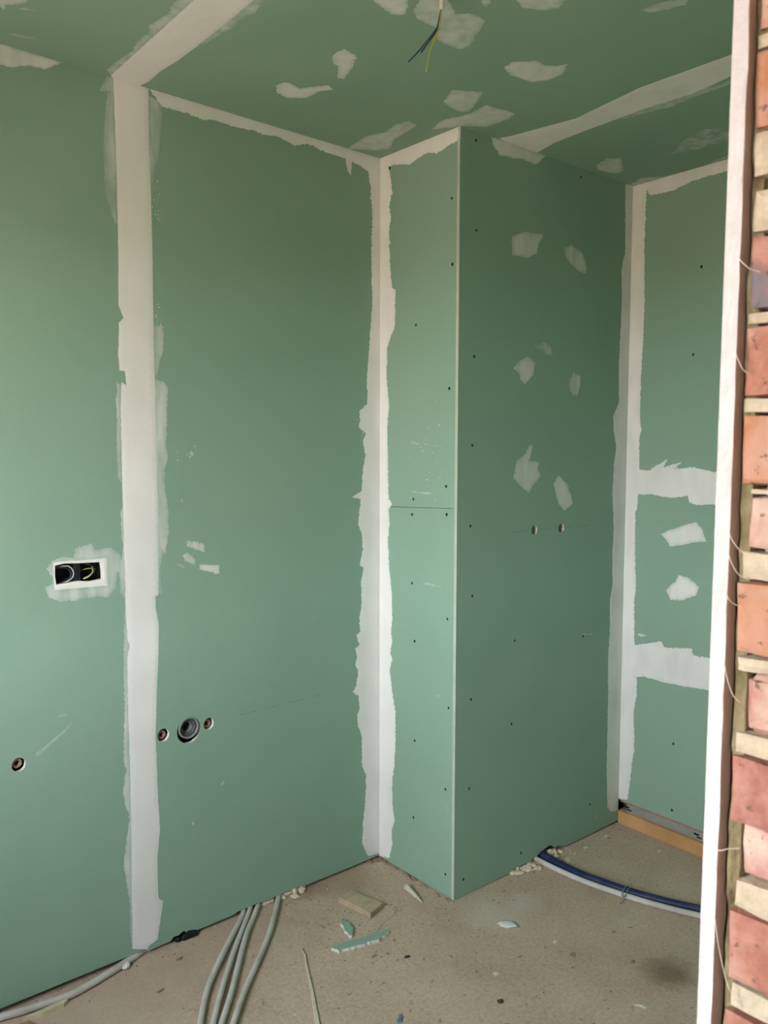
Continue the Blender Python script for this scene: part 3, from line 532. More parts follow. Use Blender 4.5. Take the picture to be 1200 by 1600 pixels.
# -- chase: return face B, front face C
C_L = (0.0125)
bB1 = board('plasterboard', 'B', [(0.0, 0.0), (LB-0.0028, -0.0085), (LB-0.0028, 1.3555), (0.0, 1.3432)], parent=wchase)
bB2 = board('plasterboard', 'B', [(0.0, 1.3450), (LB-0.0028, 1.3572), (LB-0.0028, H), (0.0, H)], parent=wchase)
hC = [ell(0.3946, 1.2612, 0.0165, ry=0.0175), ell(0.5490, 1.2595, 0.0165, ry=0.0175)]
bC = board('plasterboard', 'C', [(-0.0012, -0.0090), (-0.0012, H), (LC, H), (LC, 0.0005), (0.75, -0.003), (0.61, -0.003), (0.585, 0.003), (0.565, 0.012), (0.545, 0.010), (0.53, 0.024), (0.51, 0.030), (0.492, 0.027), (0.478, 0.0225), (0.458, 0.0200), (0.446, 0.0125), (0.422, 0.0120), (0.41, 0.009), (0.385, 0.002), (0.345, 0.004), (0.315, 0.009), (0.295, -0.001), (0.27, -0.006)], hC, parent=wchase, mats=[M['paper'], M['edge_paper'], M['back_paper']])
for u in (0.04, 0.45, 0.92): in_frame('stud', M['galv'], wchase, 'C', u-0.025, u+0.025, 0.0, H, -0.075, -0.0128)
in_frame('floor_track', M['galv'], wchase, 'C', 0.02, 0.44, Z0, 0.03, -0.07, -0.030)
in_frame('floor_track', M['galv'], wchase, 'C', 0.62, 0.94, Z0, 0.03, -0.07, -0.030)

# -- wall D on the right: three stacked boards on a batten and a slotted channel
wright['label'] = 'right wall of stacked green boards with a bare strip at its foot'
board('plasterboard', 'D', [(-0.0005, 0.0925), (-0.0005, 0.6790), (1.618, 0.6810), (1.618, 0.0940)], parent=wright)
board('plasterboard', 'D', [(-0.0005, 0.6815), (-0.0005, 1.4200), (1.618, 1.4220), (1.618, 0.6835)], parent=wright)
board('plasterboard', 'D', [(-0.0005, 1.4225), (-0.0005, H), (1.618, H), (1.618, 1.4245)], parent=wright)
in_frame('floor_batten', M['wood'], wright, 'D', 0.0, 1.618, Z0, 0.044, -0.040, 0.0)
bm = bmesh.new()
def qbox(s_, u0, u1, v0, v1, o0, o1):
    v = [bm.verts.new(at(s_, u, vv, o)) for u in (u0, u1) for vv in (v0, v1) for o in (o0, o1)]
    for f in ((0, 1, 3, 2), (4, 6, 7, 5), (0, 4, 5, 1), (2, 3, 7, 6), (0, 2, 6, 4), (1, 5, 7, 3)): bm.faces.new([v[i] for i in f])
qbox('D', 0.0, 1.618, 0.044, 0.046, -0.06, -0.016); qbox('D', 0.03, 1.618, 0.046, 0.078, -0.018, -0.016)
bmesh.ops.recalc_face_normals(bm, faces=bm.faces)
ch = obj('metal_channel', bm, M['galv'], wright)
for u in (0.335, 0.02, 0.62, 0.9):
    in_frame('slot', M['black'], ch, 'D', u, u+0.022, 0.060, 0.068, -0.0162, -0.0155)
    in_frame('slot', M['black'], ch, 'D', u+0.012, u+0.034, 0.051, 0.057, -0.0162, -0.0155)
in_frame('sealing_strip', M['red_bit'], wright, 'D', 0.0, 1.618, 0.078, 0.0955, -0.030, -0.014)
for u in (0.30, 0.8, 1.3): in_frame('stud', M['galv'], wright, 'D', u-0.025, u+0.025, 0.096, H, -0.06, -0.0128)

# -- wall with the window opening, out of the frame on the left
wleft = slab('wall_left', M['wall_paint'], (WIN_X-0.28, WIN_X, -2.15, WIN_Y[0], Z0, H+0.045))
slab('wall_left', M['wall_paint'], (WIN_X-0.28, WIN_X, WIN_Y[1], 0.085, Z0, H+0.045), False, wleft)
slab('wall_left', M['wall_paint'], (WIN_X-0.28, WIN_X, WIN_Y[0], WIN_Y[1], Z0, WIN_Z[0]), False, wleft)
slab('wall_left', M['wall_paint'], (WIN_X-0.28, WIN_X, WIN_Y[0], WIN_Y[1], WIN_Z[1], H+0.045), False, wleft)
for c_, n_ in zip(wleft.children, ('pier', 'sill_wall', 'lintel')): c_.name = n_

# -- front wall with the doorway the camera stands in
JX, JB = -1.309, -1.302      # board edge, brick face of the right jamb
wfront = slab('wall_front', M['wall_paint'], (-0.86, 1.045, -2.15, -2.0405, Z0, H+0.045))
wfront['label'] = 'brick front wall whose jamb is cut open, lined inside with board'
slab('lintel', M['wall_paint'], (-2.35, -0.86, -2.15, -2.0405, 2.16, H+0.045), False, wfront)
slab('left_pier', M['wall_paint'], (WIN_X-0.28, -2.35, -2.15, -2.0405, Z0, H+0.045), False, wfront)
# jamb board: lines the room side, its sawn edge faces the opening
def jamb_board():
    bm = bmesh.new(); N = 150; cols = []
    for i in range(N+1):
        z = 0.002 + (2.155)*i/N
        yf = -2.0225 + (1.8959-z)*0.0046                     # front arris, slightly out of plumb
        q = Vector((0, 0, z*55)); jag = 0.0007*noise.noise(q) + 0.0012*max(0, noise.noise(q*0.31+Vector((4, 0, 0))))
        yb = yf - 0.0127 - jag
        fx = JX + 0.0006*noise.noise(Vector((3, 0, z*40)))
        pts = [(JX+0.46, yf), (fx+0.0008, yf), (fx, yf-0.0008)]
        for k in (0.25, 0.5, 0.75):
            pts.append((fx+0.0007*noise.noise(Vector((k*9, 2, z*70))), yf+(yb-yf)*k))
        pts += [(fx+0.0004, yb), (fx+0.0022+0.001*noise.noise(Vector((7, 0, z*60))), yf-0.0130), (JX+0.46, yf-0.0130)]
        cols.append([bm.verts.new((x, y, z)) for x, y in pts])
    n = len(cols[0])
    for a, b in zip(cols, cols[1:]):
        for k in range(n-1):
            f = bm.faces.new((a[k], b[k], b[k+1], a[k+1])); f.material_index = 0 if k == 0 else (2 if k >= n-3 else 1)
        f = bm.faces.new((a[n-1], b[n-1], b[0], a[0]))
    bm.faces.new(cols[0]); bm.faces.new(cols[-1][::-1])
    bmesh.ops.recalc_face_normals(bm, faces=bm.faces)
    o = obj('plasterboard', bm, None, wfront, mats=[M['paper'], M['jamb_gypsum'], M['back_paper']])
    o['label'] = 'upright plasterboard seen on its white sawn edge at the doorway'
    # torn paper fibres on the back arris
    for z, dz, dx_, ln in ((1.700, -0.012, 0.0, 0.014), (1.630, -0.02, 0.0, 0.010), (1.487, -0.018, 0.002, 0.016), (1.472, -0.022, 0.001, 0.013), (1.438, -0.010, 0.0, 0.009), (1.385, -0.035, 0.001, 0.012), (1.225, 0.006, 0.0, 0.016), (1.170, -0.07, 0.002, 0.022)):
        y = -2.0225 + (1.8959-z)*0.0046 - 0.0125
        b2 = bmesh.new(); tube(b2, [(JX+0.001, y+0.001, z), (JX-0.002, y-ln*0.25, z+dz*0.35), (JX+0.001, y-ln*0.6, z+dz*0.8), (JX+0.006, y-ln, z+dz)], 0.00035, 5, 4)
        obj('paper_fibre', b2, M['fibre'], o)
    return o
jamb_board()
board_rest = boxo('plasterboard', M['paper'], wfront, -0.845, 1.02, -2.0325, -2.02, 0.002, H)
boxo('plasterboard', M['paper'], wfront, WIN_X+0.001, -2.36, -2.0325, -2.02, 0.002, H)
boxo('plasterboard', M['paper'], wfront, -2.358, -0.848, -2.0325, -2.02, 2.158, H)
# wool squeezed between the board and the bricks
bm = rough_box(JB+0.004, JB+0.10, -2.0445, -2.0350, 0.0, 2.15, 0.012, 0.004, 3)
bm.free()
bm = bmesh.new(); N = 190; rings = []
for i in range(N+1):
    z = 0.003+2.145*i/N; q = Vector((1, 2, z*26))
    x = JB+0.003+0.004*noise.noise(q)+0.003*noise.noise(q*3)
    bulge = 0.0035*max(0, noise.noise(Vector((5, 0, z*7))))
    rings.append([bm.verts.new(p) for p in ((JB+0.09, -2.0358, z), (x+0.004-bulge, -2.0358, z), (x-bulge, -2.0372+0.0006*noise.noise(q*2), z), (x+0.001-bulge, -2.0392, z), (x+0.004, -2.0440-0.003*abs(noise.noise(q)), z), (JB+0.09, -2.0440, z))])
for a, b in zip(rings, rings[1:]):
    for k in range(5): bm.faces.new((a[k], b[k], b[k+1], a[k+1]))
bmesh.ops.recalc_face_normals(bm, faces=bm.faces)
wl = obj('mineral_wool', bm, M['wool'], wfront); wl['label'] = 'yellow-green mineral wool squeezed between board and bricks'
# bricks of the jamb: (top, bottom, material, inner face y, face set back in x, is mortar)
Y0 = -2.0385
rows = [(1.8536, 1.7965, 'brick_orange', -2.0376, 0, 0),
        (1.7957, 1.7597, 'mortar', -2.0376, 0, 1),
        (1.7526, 1.7178, 'mortar', -2.0382, 0.001, 1),
        (1.717, 1.6602, 'brick_burnt', -2.038, 0, 0),
        (1.6594, 1.6486, 'mortar', -2.0372, 0.0003, 1),
        (1.6478, 1.5933, 'brick_red', -2.0366, 0, 0),
        (1.5925, 1.58, 'mortar', -2.037, 0.0003, 1),
        (1.5792, 1.5236, 'brick_orange', -2.0368, -0.0012, 0),
        (1.5228, 1.5167, 'mortar', -2.0416, 0.004, 1),
        (1.5159, 1.4733, 'brick_pink', -2.0438, 0.004, 0),
        (1.4725, 1.4483, 'mortar', -2.0382, 0, 1),
        (1.4475, 1.3898, 'brick_orange', -2.037, -0.0015, 0),
        (1.389, 1.3747, 'mortar', -2.0376, -0.001, 1),
        (1.3739, 1.3268, 'brick_pink', -2.0441, 0.003, 0),
        (1.326, 1.3074, 'mortar', -2.039, 0, 1),
        (1.3066, 1.2509, 'brick_burnt', -2.0378, -0.001, 0),
        (1.2501, 1.2068, 'brick_pink', -2.0466, 0.003, 0),
        (1.206, 1.1782, 'mortar', -2.0416, 0, 1),
        (1.1774, 1.118, 'brick_red', -2.0401, -0.0012, 0),
        (1.1172, 1.0943, 'mortar', -2.0421, 0, 1)]
z = 1.0915
k = 0
while z > 0.05:
    rows.append((z, z-0.0535, ('brick_red', 'brick_orange', 'brick_burnt', 'brick_pink')[k % 4], Y0, rnd.uniform(-0.002, 0.002), 0)); rows.append((z-0.0545, z-0.0670, 'mortar', Y0, 0, 1)); z -= 0.0680; k += 1
z = 1.8545
while z < 2.08:
    rows.append((z+0.0125, z+0.0005, 'mortar', Y0+0.001, 0, 1)); rows.append((z+0.0675, z+0.0135, ('brick_red', 'brick_pink', 'brick_orange')[k % 3], Y0, rnd.uniform(-0.002, 0.002), 0)); z += 0.0680; k += 1
for i, (zt, zb, mt, yf, sb, mo) in enumerate(rows):
    vis = 1.05 < zb < 1.9
    cell = 0.0055 if vis else 0.02
    if mo:
        obj('mortar_joint', rough_box(JB+sb, JB+0.43, yf-0.105, yf, zb, zt, 0.007 if vis else 0.03, 0.0016, i, 0.004), M['mortar'], wfront)
    else:
        L1 = 0.10 if i % 4 < 2 else 0.205
        obj('brick', rough_box(JB+sb, JB+sb+L1, yf-0.102, yf, zb, zt, cell, 0.0028 if mt == 'brick_pink' else 0.0013, i, 0.005 if mt == 'brick_pink' else 0.0022), M[mt], wfront)
        obj('brick', rough_box(JB+L1+0.012, JB+0.42, Y0-0.102, Y0, zb, zt, 0.03, 0.001, i+50, 0.002), M[('brick_red', 'brick_orange', 'brick_pink')[i % 3]], wfront)
slab('mortar_core', M['mortar'], (JB+0.015, -0.862, -2.137, -2.052, Z0, 2.158), False, wfront)

# hall behind the camera; end walls and opening added to set the jamb light
wh = slab('wall_hall', M['wall_paint'], (FX0, 1.20, -4.30, -4.102, Z0, H+0.045)); slab('end_wall', M['wall_paint'], (FX0, -2.5, -4.102, -3.325, Z0, H+0.045), False, wh); slab('end_wall', M['wall_paint'], (FX0, -2.5, -2.875, -2.152, Z0, H+0.045), False, wh)
slab('light_opening_sill', M['wall_paint'], (FX0, -2.5, -3.325, -2.875, Z0, 0.9), False, wh); slab('light_opening_lintel', M['wall_paint'], (FX0, -2.5, -3.325, -2.875, 2.1, H+0.045), False, wh)
wh['label'] = 'plain rendered wall of the space behind the camera'

# ================================================================ filler on the boards
parent_of = {'A': wback, 'B': wchase, 'C': wchase, 'D': wright, 'E': ceil}
for s_, kind, cov_, pts in PATCHES:
    if kind == 'boxhole': continue
    holes = []
    if kind == 'boxframe': holes = [box_hole]
    if kind == 'boxsmear': holes = [[(1.188, 1.2360), (1.040, 1.2330), (1.040, 1.1585), (1.188, 1.1590)]]
    patch(s_, kind, cov_, pts, parent_of[s_], holes)

# screws: one mesh, a countersunk black head in a torn dimple of paper
bm = bmesh.new()
prof = [(0.0, 0.00015), (0.0012, 0.00012), (0.0016, 0.0005), (0.0040, 0.0006), (0.0046, 0.0001)]
seg = 12; rings = [[bm.verts.new((r*math.cos(2*math.pi*k/seg), r*math.sin(2*math.pi*k/seg), h)) for k in range(seg)] for r, h in prof[1:]]
c0 = bm.verts.new((0, 0, prof[0][1]))
for k in range(seg): bm.faces.new((c0, rings[0][k], rings[0][(k+1) % seg]))
for a, b in zip(rings, rings[1:]):
    for k in range(seg): bm.faces.new((a[k], b[k], b[(k+1) % seg], a[(k+1) % seg]))
scr_me = bpy.data.meshes.new('screw'); bm.to_mesh(scr_me); bm.free(); scr_me.materials.append(M['screw'])
for s_, lst in SCREWS.items():
    o_, d_, n_ = SURF[s_]; R = Matrix((d_, Vector((0, 0, 1)), n_)).transposed().to_4x4()
    for u, v in lst:
        if s_ == 'A': par = bL if u > 0.94 else bR
        elif s_ == 'B': par = bB2 if v > 1.35 else bB1
        elif s_ == 'C': par = bC
        else: par = [c for c in wright.children if c.name.startswith('plasterboard')][0 if v < 0.68 else 1 if v < 1.42 else 2]
        o = bpy.data.objects.new('screw', scr_me); COL.objects.link(o); o.parent = par
        o.matrix_world = Matrix.Translation(at(s_, u, v, 0.0001)) @ R
        kx = rnd.uniform(0.95, 1.25); o.scale = (kx*0.9, kx*1.05, 1)
# pencil line through the two tap holes, faint and broken
def pencil(s_, u0, v0, u1, v1, par):
    bm = bmesh.new(); n = 14
    for i in range(n):
        if i % 4 == 3: continue
        a = i/n; b = (i+0.85)/n
        p = [at(s_, u0+(u1-u0)*a, v0+(v1-v0)*a, 0.0002), at(s_, u0+(u1-u0)*b, v0+(v1-v0)*b, 0.0002)]
        q = [x+Vector((0, 0, 0.0007)) for x in p]
        bm.faces.new([bm.verts.new(x) for x in (p[0], p[1], q[1], q[0])])
    obj('pencil_line', bm, M['rubber'], par)
pencil('C', 0.27, 1.2615, 0.72, 1.2600, bC)
pencil('A', 0.60, 0.679, 0.27, 0.684, bR)

# loose specks of filler flicked beside the bands
for s_, cx_, cy_, sx_2, sy_2, n_sp in SPECKS:
    bm = bmesh.new()
    for i in range(n_sp):
        u, v = rnd.gauss(cx_, sx_2), rnd.uniform(cy_-sy_2, cy_+sy_2); r = rnd.choice((0.0012, 0.0018, 0.003))
        ring = [bm.verts.new(at(s_, u+r*rnd.uniform(0.4, 1.1)*math.cos(k*1.047), v+r*rnd.uniform(0.5, 1.6)*math.sin(k*1.047), 0.0002)) for k in range(6)]
        top = bm.verts.new(at(s_, u, v, 0.0008))
        for k in range(6): bm.faces.new((ring[k], ring[(k+1) % 6], top))
    o = obj('filler_speck', bm, mat('filler_fleck', (0.62, 0.66, 0.62), rough=0.9), parent_of[s_]); o['kind'] = 'stuff'
def crack(pts, w_):
    bm = bmesh.new(); q = bez([(x, y, 0) for x, y in pts], 6); prev = None
    for i, p in enumerate(q):
        d = (q[min(i+1, len(q)-1)]-q[max(i-1, 0)]).normalized(); s2 = Vector((-d.y, d.x, 0)); j = Vector((noise.noise(p*70), noise.noise(p*70+Vector((5, 5, 5))), 0))*0.004
        ww = w_*(0.3+abs(noise.noise(p*60+Vector((2, 0, 0))))*1.6)
        a, b = bm.verts.new((p+j+s2*ww)+Vector((0, 0, Z0+0.0003))), bm.verts.new((p+j-s2*ww)+Vector((0, 0, Z0+0.0003)))
        if prev: bm.faces.new((prev[0], prev[1], b, a))
        prev = (a, b)
    obj('crack', bm, M['dark_wood'], fl)
crack([(-0.315, -0.372), (-0.262, -0.345), (-0.205, -0.330), (-0.165, -0.290), (-0.190, -0.262)], 0.0012)
crack([(0.700, -0.560), (0.735, -0.530), (0.795, -0.535), (0.83, -0.545)], 0.0008)

# ================================================================ services in the walls
def disc_tube(bm, c, ax, prof, seg=28):
    # lathe around axis ax through c; prof = [(radius, distance along axis)]
    ax = ax.normalized(); a = ax.orthogonal().normalized(); b = ax.cross(a); rg = []
    for r, h in prof:
        rg.append([bm.verts.new(c+ax*h+(a*math.cos(2*math.pi*k/seg)+b*math.sin(2*math.pi*k/seg))*max(r, 1e-5)) for k in range(seg)])
    for p, q in zip(rg, rg[1:]):
        for k in range(seg): bm.faces.new((p[k], p[(k+1) % seg], q[(k+1) % seg], q[k]))
    bmesh.ops.recalc_face_normals(bm, faces=bm.faces)
nA = SURF['A'][2]; nC = SURF['C'][2]
wp = thing('waste_pipe', 'grey plastic waste pipe socket in the round hole between two small holes', 'pipe', at('A', 0.7869, 0.6770, -0.01))
def lathe(name, m, parent, c, ax, prof, seg=28, smooth=True):
    bm = bmesh.new(); disc_tube(bm, c, ax, prof, seg); o = obj(name, bm, m, parent, smooth)
    o.matrix_parent_inverse = Matrix.Translation(parent.location).inverted() if parent.type == 'EMPTY' else Matrix(); return o
cW = at('A', 0.7867, 0.6765, 0)
lathe('socket', M['grey_pvc'], wp, cW, nA, [(0.030, -0.07), (0.0335, -0.07), (0.0345, 0.000), (0.0335, 0.003), (0.0300, 0.003), (0.0290, -0.001), (0.0290, -0.012), (0.0275, -0.07)])
lathe('rubber_seal', mat('grey_seal', (0.075, 0.08, 0.085), rough=0.6), wp, cW, nA, [(0.0290, -0.006), (0.0265, -0.003), (0.0235, -0.004), (0.0195, -0.007), (0.0185, -0.012), (0.0190, -0.05)])
lathe('inner_pipe', M['grey_pvc'], wp, cW, nA, [(0.0190, -0.055), (0.0188, -0.014), (0.0160, -0.013), (0.0155, -0.055)])
lathe('plug', M['black'], wp, cW, nA, [(0.0, -0.035), (0.0157, -0.035)])  # black disc put in for the shade deep inside the pipe
def fitting(s_, u, v, lab, r=0.0145, grp=None):
    t = thing('pipe_fitting', lab, 'pipe fitting', at(s_, u, v, -0.03), grp); n = SURF[s_][2]; c = at(s_, u, v, 0)
    lathe('collar', M['brown'], t, c, n, [(r*0.55, -0.05), (r, -0.05), (r, -0.011), (r*0.95, -0.009), (r*0.55, -0.009), (r*0.50, -0.05)])
    lathe('bore', M['black'], t, c, n, [(0.0, -0.022), (r*0.54, -0.022)])
    return t
fitting('A', 0.8745, 0.6715, 'brown pipe fitting recessed in the small hole left of the grey waste pipe', grp='fittings in the drilled holes')
fitting('A', 0.7185, 0.6735, 'brown pipe fitting recessed in the small hole right of the grey waste pipe', grp='fittings in the drilled holes')
fitting('A', 1.3005, 0.6875, 'brown pipe fitting in the lone drilled hole at the far left', 0.0140, grp='fittings in the drilled holes')
fitting('C', 0.3930, 1.2620, 'pipe fitting in the left one of the two small holes at mid height', 0.0125, grp='fittings in the drilled holes')
fitting('C', 0.5475, 1.2605, 'pipe fitting in the right one of the two small holes at mid height', 0.0125, grp='fittings in the drilled holes')

jb = thing('junction_box', 'black double junction box sunk in the wall with a white filler frame', 'junction box', at('A', 1.12, 1.203, -0.02))
def jbm(name, m, u0, u1, v0, v1, o0, o1, par=jb):
    o = in_frame(name, m, par, 'A', u0, u1, v0, v1, o0, o1)
    if par == jb: o.matrix_parent_inverse = Matrix.Translation(jb.location).inverted()
    return o
jbm('back', M['black'], 1.045, 1.195, 1.165, 1.240, -0.0620, -0.0600)
jbm('side', M['black'], 1.045, 1.195, 1.238, 1.240, -0.0600, -0.0130); jbm('side', M['black'], 1.045, 1.195, 1.165, 1.167, -0.0600, -0.0130)
jbm('side', M['black'], 1.045, 1.047, 1.167, 1.238, -0.0600, -0.0130); jbm('side', M['black'], 1.193, 1.195, 1.167, 1.238, -0.0600, -0.0130)
jbm('divider', mat('worn_black_plastic', (0.03, 0.03, 0.03), rough=0.45), 1.112, 1.128, 1.167, 1.238, -0.0600, -0.0125)
for u in (1.117, 1.123): jbm('rib', M['black'], u-0.0008, u+0.0008, 1.168, 1.237, -0.0125, -0.0110)
def wire(name, m, pts, r, lab):
    bm = bmesh.new(); tube(bm, pts, r, 8, 6); o = obj(name, bm, m, None, True); return tag(o, lab, 'wire')
def wA(l): return [at('A', u, v, o) for u, v, o in l]
wire('cable', M['wire_white'], wA([(1.184, 1.216, -0.045), (1.165, 1.222, -0.020), (1.145, 1.222, -0.013), (1.132, 1.208, -0.011), (1.133, 1.190, -0.012), (1.150, 1.178, -0.016), (1.165, 1.172, -0.040)]), 0.0022, 'white cable looped in the left half of the black junction box')
wire('wire', M['wire_blue'], wA([(1.186, 1.210, -0.045), (1.165, 1.217, -0.024), (1.148, 1.216, -0.018), (1.138, 1.203, -0.016), (1.140, 1.188, -0.018), (1.160, 1.175, -0.045)]), 0.0012, 'thin blue wire beside the white loop in the junction box')
wire('wire', M['wire_yellow'], wA([(1.110, 1.196, -0.050), (1.095, 1.208, -0.020), (1.082, 1.210, -0.012), (1.076, 1.203, -0.011), (1.082, 1.193, -0.012), (1.095, 1.184, -0.020), (1.110, 1.178, -0.045)]), 0.0010, 'yellow-green wire curled in the right half of the junction box')
wire('wire', M['wire_brown'], wA([(1.105, 1.225, -0.050), (1.088, 1.222, -0.018), (1.074, 1.214, -0.012), (1.070, 1.202, -0.012), (1.080, 1.190, -0.013), (1.098, 1.178, -0.030)]), 0.0010, 'brown wire arching over the yellow one in the junction box')
wire('cable', M['wire_white'], wA([(1.068, 1.210, -0.040), (1.074, 1.205, -0.012), (1.080, 1.195, -0.009), (1.090, 1.186, -0.009), (1.100, 1.180, -0.020)]), 0.0016, 'short white cable end in the right half of the junction box')

# ceiling cable
cc = thing('ceiling_cable', 'cream cable hanging from the ceiling with its bare-ended wires spread', 'cable', (-0.5737, -0.925, H))
def lamp_part(name, m, pts, r, seg=10):
    bm = bmesh.new(); tube(bm, pts, r, seg, 8); o = obj(name, bm, m, cc, True); o.matrix_parent_inverse = Matrix.Translation(cc.location).inverted(); return o
lamp_part('sheath', M['sheath'], [(-0.5737, -0.925, 2.63), (-0.5750, -0.9245, 2.59), (-0.5768, -0.9248, 2.5605)], 0.0056, 14)
lamp_part('wire', M['wire_blue'], [(-0.5770, -0.9250, 2.570), (-0.5835, -0.9235, 2.5385), (-0.5880, -0.9215, 2.519), (-0.5970, -0.9150, 2.5035), (-0.6190, -0.8995, 2.470), (-0.6419, -0.8838, 2.4402)], 0.0016)
lamp_part('wire', M['wire_brown'], [(-0.5780, -0.9255, 2.570), (-0.5815, -0.9228, 2.5385), (-0.5855, -0.9220, 2.519), (-0.5930, -0.9175, 2.5035), (-0.6070, -0.9090, 2.482), (-0.6183, -0.9012, 2.4622)], 0.0016)
lamp_part('wire', M['wire_yellow'], [(-0.5765, -0.9240, 2.570), (-0.5805, -0.9250, 2.5385), (-0.5840, -0.9235, 2.519), (-0.5900, -0.9215, 2.500), (-0.6010, -0.9150, 2.470), (-0.6113, -0.9113, 2.4183)], 0.0016)
lamp_part('wire', M['wire_yellow'], [(-0.5772, -0.9262, 2.570), (-0.5822, -0.9240, 2.5385), (-0.5850, -0.9228, 2.519), (-0.5885, -0.9205, 2.505), (-0.5960, -0.9165, 2.490)], 0.0013)

# ================================================================ pipes and conduits on the floor
PIPES = [Vector((a[0]+(b[0]-a[0])*k/30, a[1]+(b[1]-a[1])*k/30, 0)) for a, b in (((-0.5536, -0.2905), (-0.79, -0.74)),) for k in range(31)]
def pipe(name, m, pts, r, lab, grp=None, rib=0, pitch=0, cat='conduit', seg=14):
    PIPES.extend(Vector((p.x, p.y, 0)) for p in bez(pts, 10))
    bm = bmesh.new(); tube(bm, pts, r, seg, 10, rib, pitch); o = obj(name, bm, m, None, True); return tag(o, lab, cat, grp)
zc = Z0+0.0095
pipe('conduit', M['conduit'], [(-0.575, 0.045, zc), (-0.6030, -0.0145, zc), (-0.7058, -0.1136, zc), (-0.805, -0.2136, zc+.004), (-0.8859, -0.2994, zc), (-0.9618, -0.4083, zc), (-1.0128, -0.4902, zc), (-1.10, -0.66, zc)], 0.0088, 'leftmost of the pale grey conduits fanning out from under the wall', 'conduits from under the wall')
pipe('conduit', M['conduit'], [(-0.540, 0.045, zc), (-0.5762, -0.0119, zc+.002), (-0.7218, -0.1704, zc), (-0.8477, -0.3199, zc+.004), (-0.935, -0.4304, zc), (-0.991, -0.5082, zc), (-1.07, -0.66, zc)], 0.0080, 'second conduit from the left in the grey bundle under the wall', 'conduits from under the wall')
pipe('conduit', M['conduit'], [(-0.505, 0.045, zc), (-0.5470, -0.0128, zc), (-0.6697, -0.1434, zc), (-0.8306-.000, -0.345, zc), (-0.9170, -0.4450, zc), (-0.9735, -0.5205, zc), (-1.05, -0.67, zc)], 0.0088, 'third conduit from the left, running close beside the second', 'conduits from under the wall')
pipe('conduit', M['conduit'], [(-0.430, 0.045, zc), (-0.458, -0.0058, zc), (-0.5717-.004, -0.1465, zc), (-0.6772, -0.2494, zc), (-0.795, -0.362, zc+0.002), (-0.885, -0.4580, zc+0.002), (-0.949, -0.5330, zc+0.002), (-1.01, -0.69, zc)], 0.0088, 'rightmost grey conduit, leaving the wall apart from the other three', 'conduits from under the wall')
pipe('corrugated_conduit', M['conduit'], [(-1.62, -0.036, zc+.002), (-1.50, -0.034, zc+.002), (-1.4045, -0.0345, zc+.002), (-1.3719, -0.0385, zc+.002), (-1.3226, -0.0500, zc+.002), (-1.256, -0.0600, zc+.002), (-1.1944, -0.0665, zc+.002), (-1.1306, -0.0560, zc+.002), (-1.0489, -0.0340, zc+.002), (-0.9864, -0.0115, zc), (-0.9428, 0.008, zc-.001), (-0.90, 0.02, zc-.001)], 0.0098, 'ribbed grey conduit lying along the foot of the left wall', rib=0.0014, pitch=0.0045)
pipe('blue_pipe', M['blue'], [(0.500, -0.33, Z0+0.0145), (0.486, -0.3819, Z0+0.0145), (0.4758, -0.4944, Z0+0.0145), (0.4807, -0.6065, Z0+0.0145), (0.5126, -0.7627, Z0+0.0145), (0.5477, -0.8666, Z0+0.0145), (0.5968, -0.9741, Z0+0.0145), (0.6601, -1.0762, Z0+0.0145), (0.80, -1.25, Z0+0.0145)], 0.0140, 'dark blue pipe curving over the floor beside a grey one', cat='pipe', seg=18)
pipe('grey_pipe', M['conduit'], [(0.455, -0.33, Z0+.0105), (0.4460, -0.3987, Z0+.0105), (0.4440, -0.4912, Z0+.0105), (0.4530, -0.6201, Z0+.0105), (0.4850, -0.7671, Z0+.0105), (0.5195, -0.8790, Z0+.0105), (0.5661, -0.990, Z0+.0105), (0.630, -1.094, Z0+.0105), (0.77, -1.27, Z0+.0105)], 0.0100, 'light grey pipe running along the near side of the dark blue pipe', cat='pipe')
# cable tie around both
bm = bmesh.new(); c = Vector((0.498, -0.763, Z0+0.0125)); dirp = Vector((0.22, -0.98, 0)).normalized(); side = Vector((dirp.y, -dirp.x, 0))
for dv in (-0.003, 0.003):
    lp = [c + dirp*dv*2.2 + side*(-math.cos(a)*0.030) + Vector((0, 0, math.sin(a)*0.0155+0.0035)) for a in [math.pi*k/12 for k in range(13)]]
    tube(bm, lp, 0.0016, 6, 0)
tube(bm, [c+side*0.030+Vector((0, 0, 0)), c+side*0.045+dirp*0.004+Vector((0, 0, -0.006)), c+side*0.062+Vector((0, 0, -0.009))], 0.0014, 6, 4)
rock(bm, c+side*0.031+Vector((0, 0, 0.003)), 0.005, 0.005, 0.005, 0, 0.1, 0, 1)
tag(obj('cable_tie', bm, M['tie'], None), 'grey-green cable tie holding the blue and grey pipes together', 'cable tie')

# ================================================================ debris
def prism(bm, pts, z0, z1, tilt=None, top_off=(0, 0)):
    b = [bm.verts.new((x, y, z0)) for x, y in pts]; t = [bm.verts.new((x+top_off[0], y+top_off[1], z1 + (tilt(x, y) if tilt else 0))) for x, y in pts]
    n = len(pts); bm.faces.new(t); bm.faces.new(b[::-1])
    for i in range(n): bm.faces.new((b[i], b[(i+1) % n], t[(i+1) % n], t[i]))
    bmesh.ops.recalc_face_normals(bm, faces=bm.faces)
def ragged(pts, st, amp, sd):
    out = []
    for i, a in enumerate(pts):
        b = pts[(i+1) % len(pts)]; L = math.hypot(b[0]-a[0], b[1]-a[1]); n = max(1, int(L/st))
        for k in range(n):
            t = k/n; x, y = a[0]+(b[0]-a[0])*t, a[1]+(b[1]-a[1])*t
            out.append((x+amp*noise.noise(Vector((x*90, y*90, sd))), y+amp*noise.noise(Vector((x*90, y*90, sd+9)))))
    return out
F0 = Z0
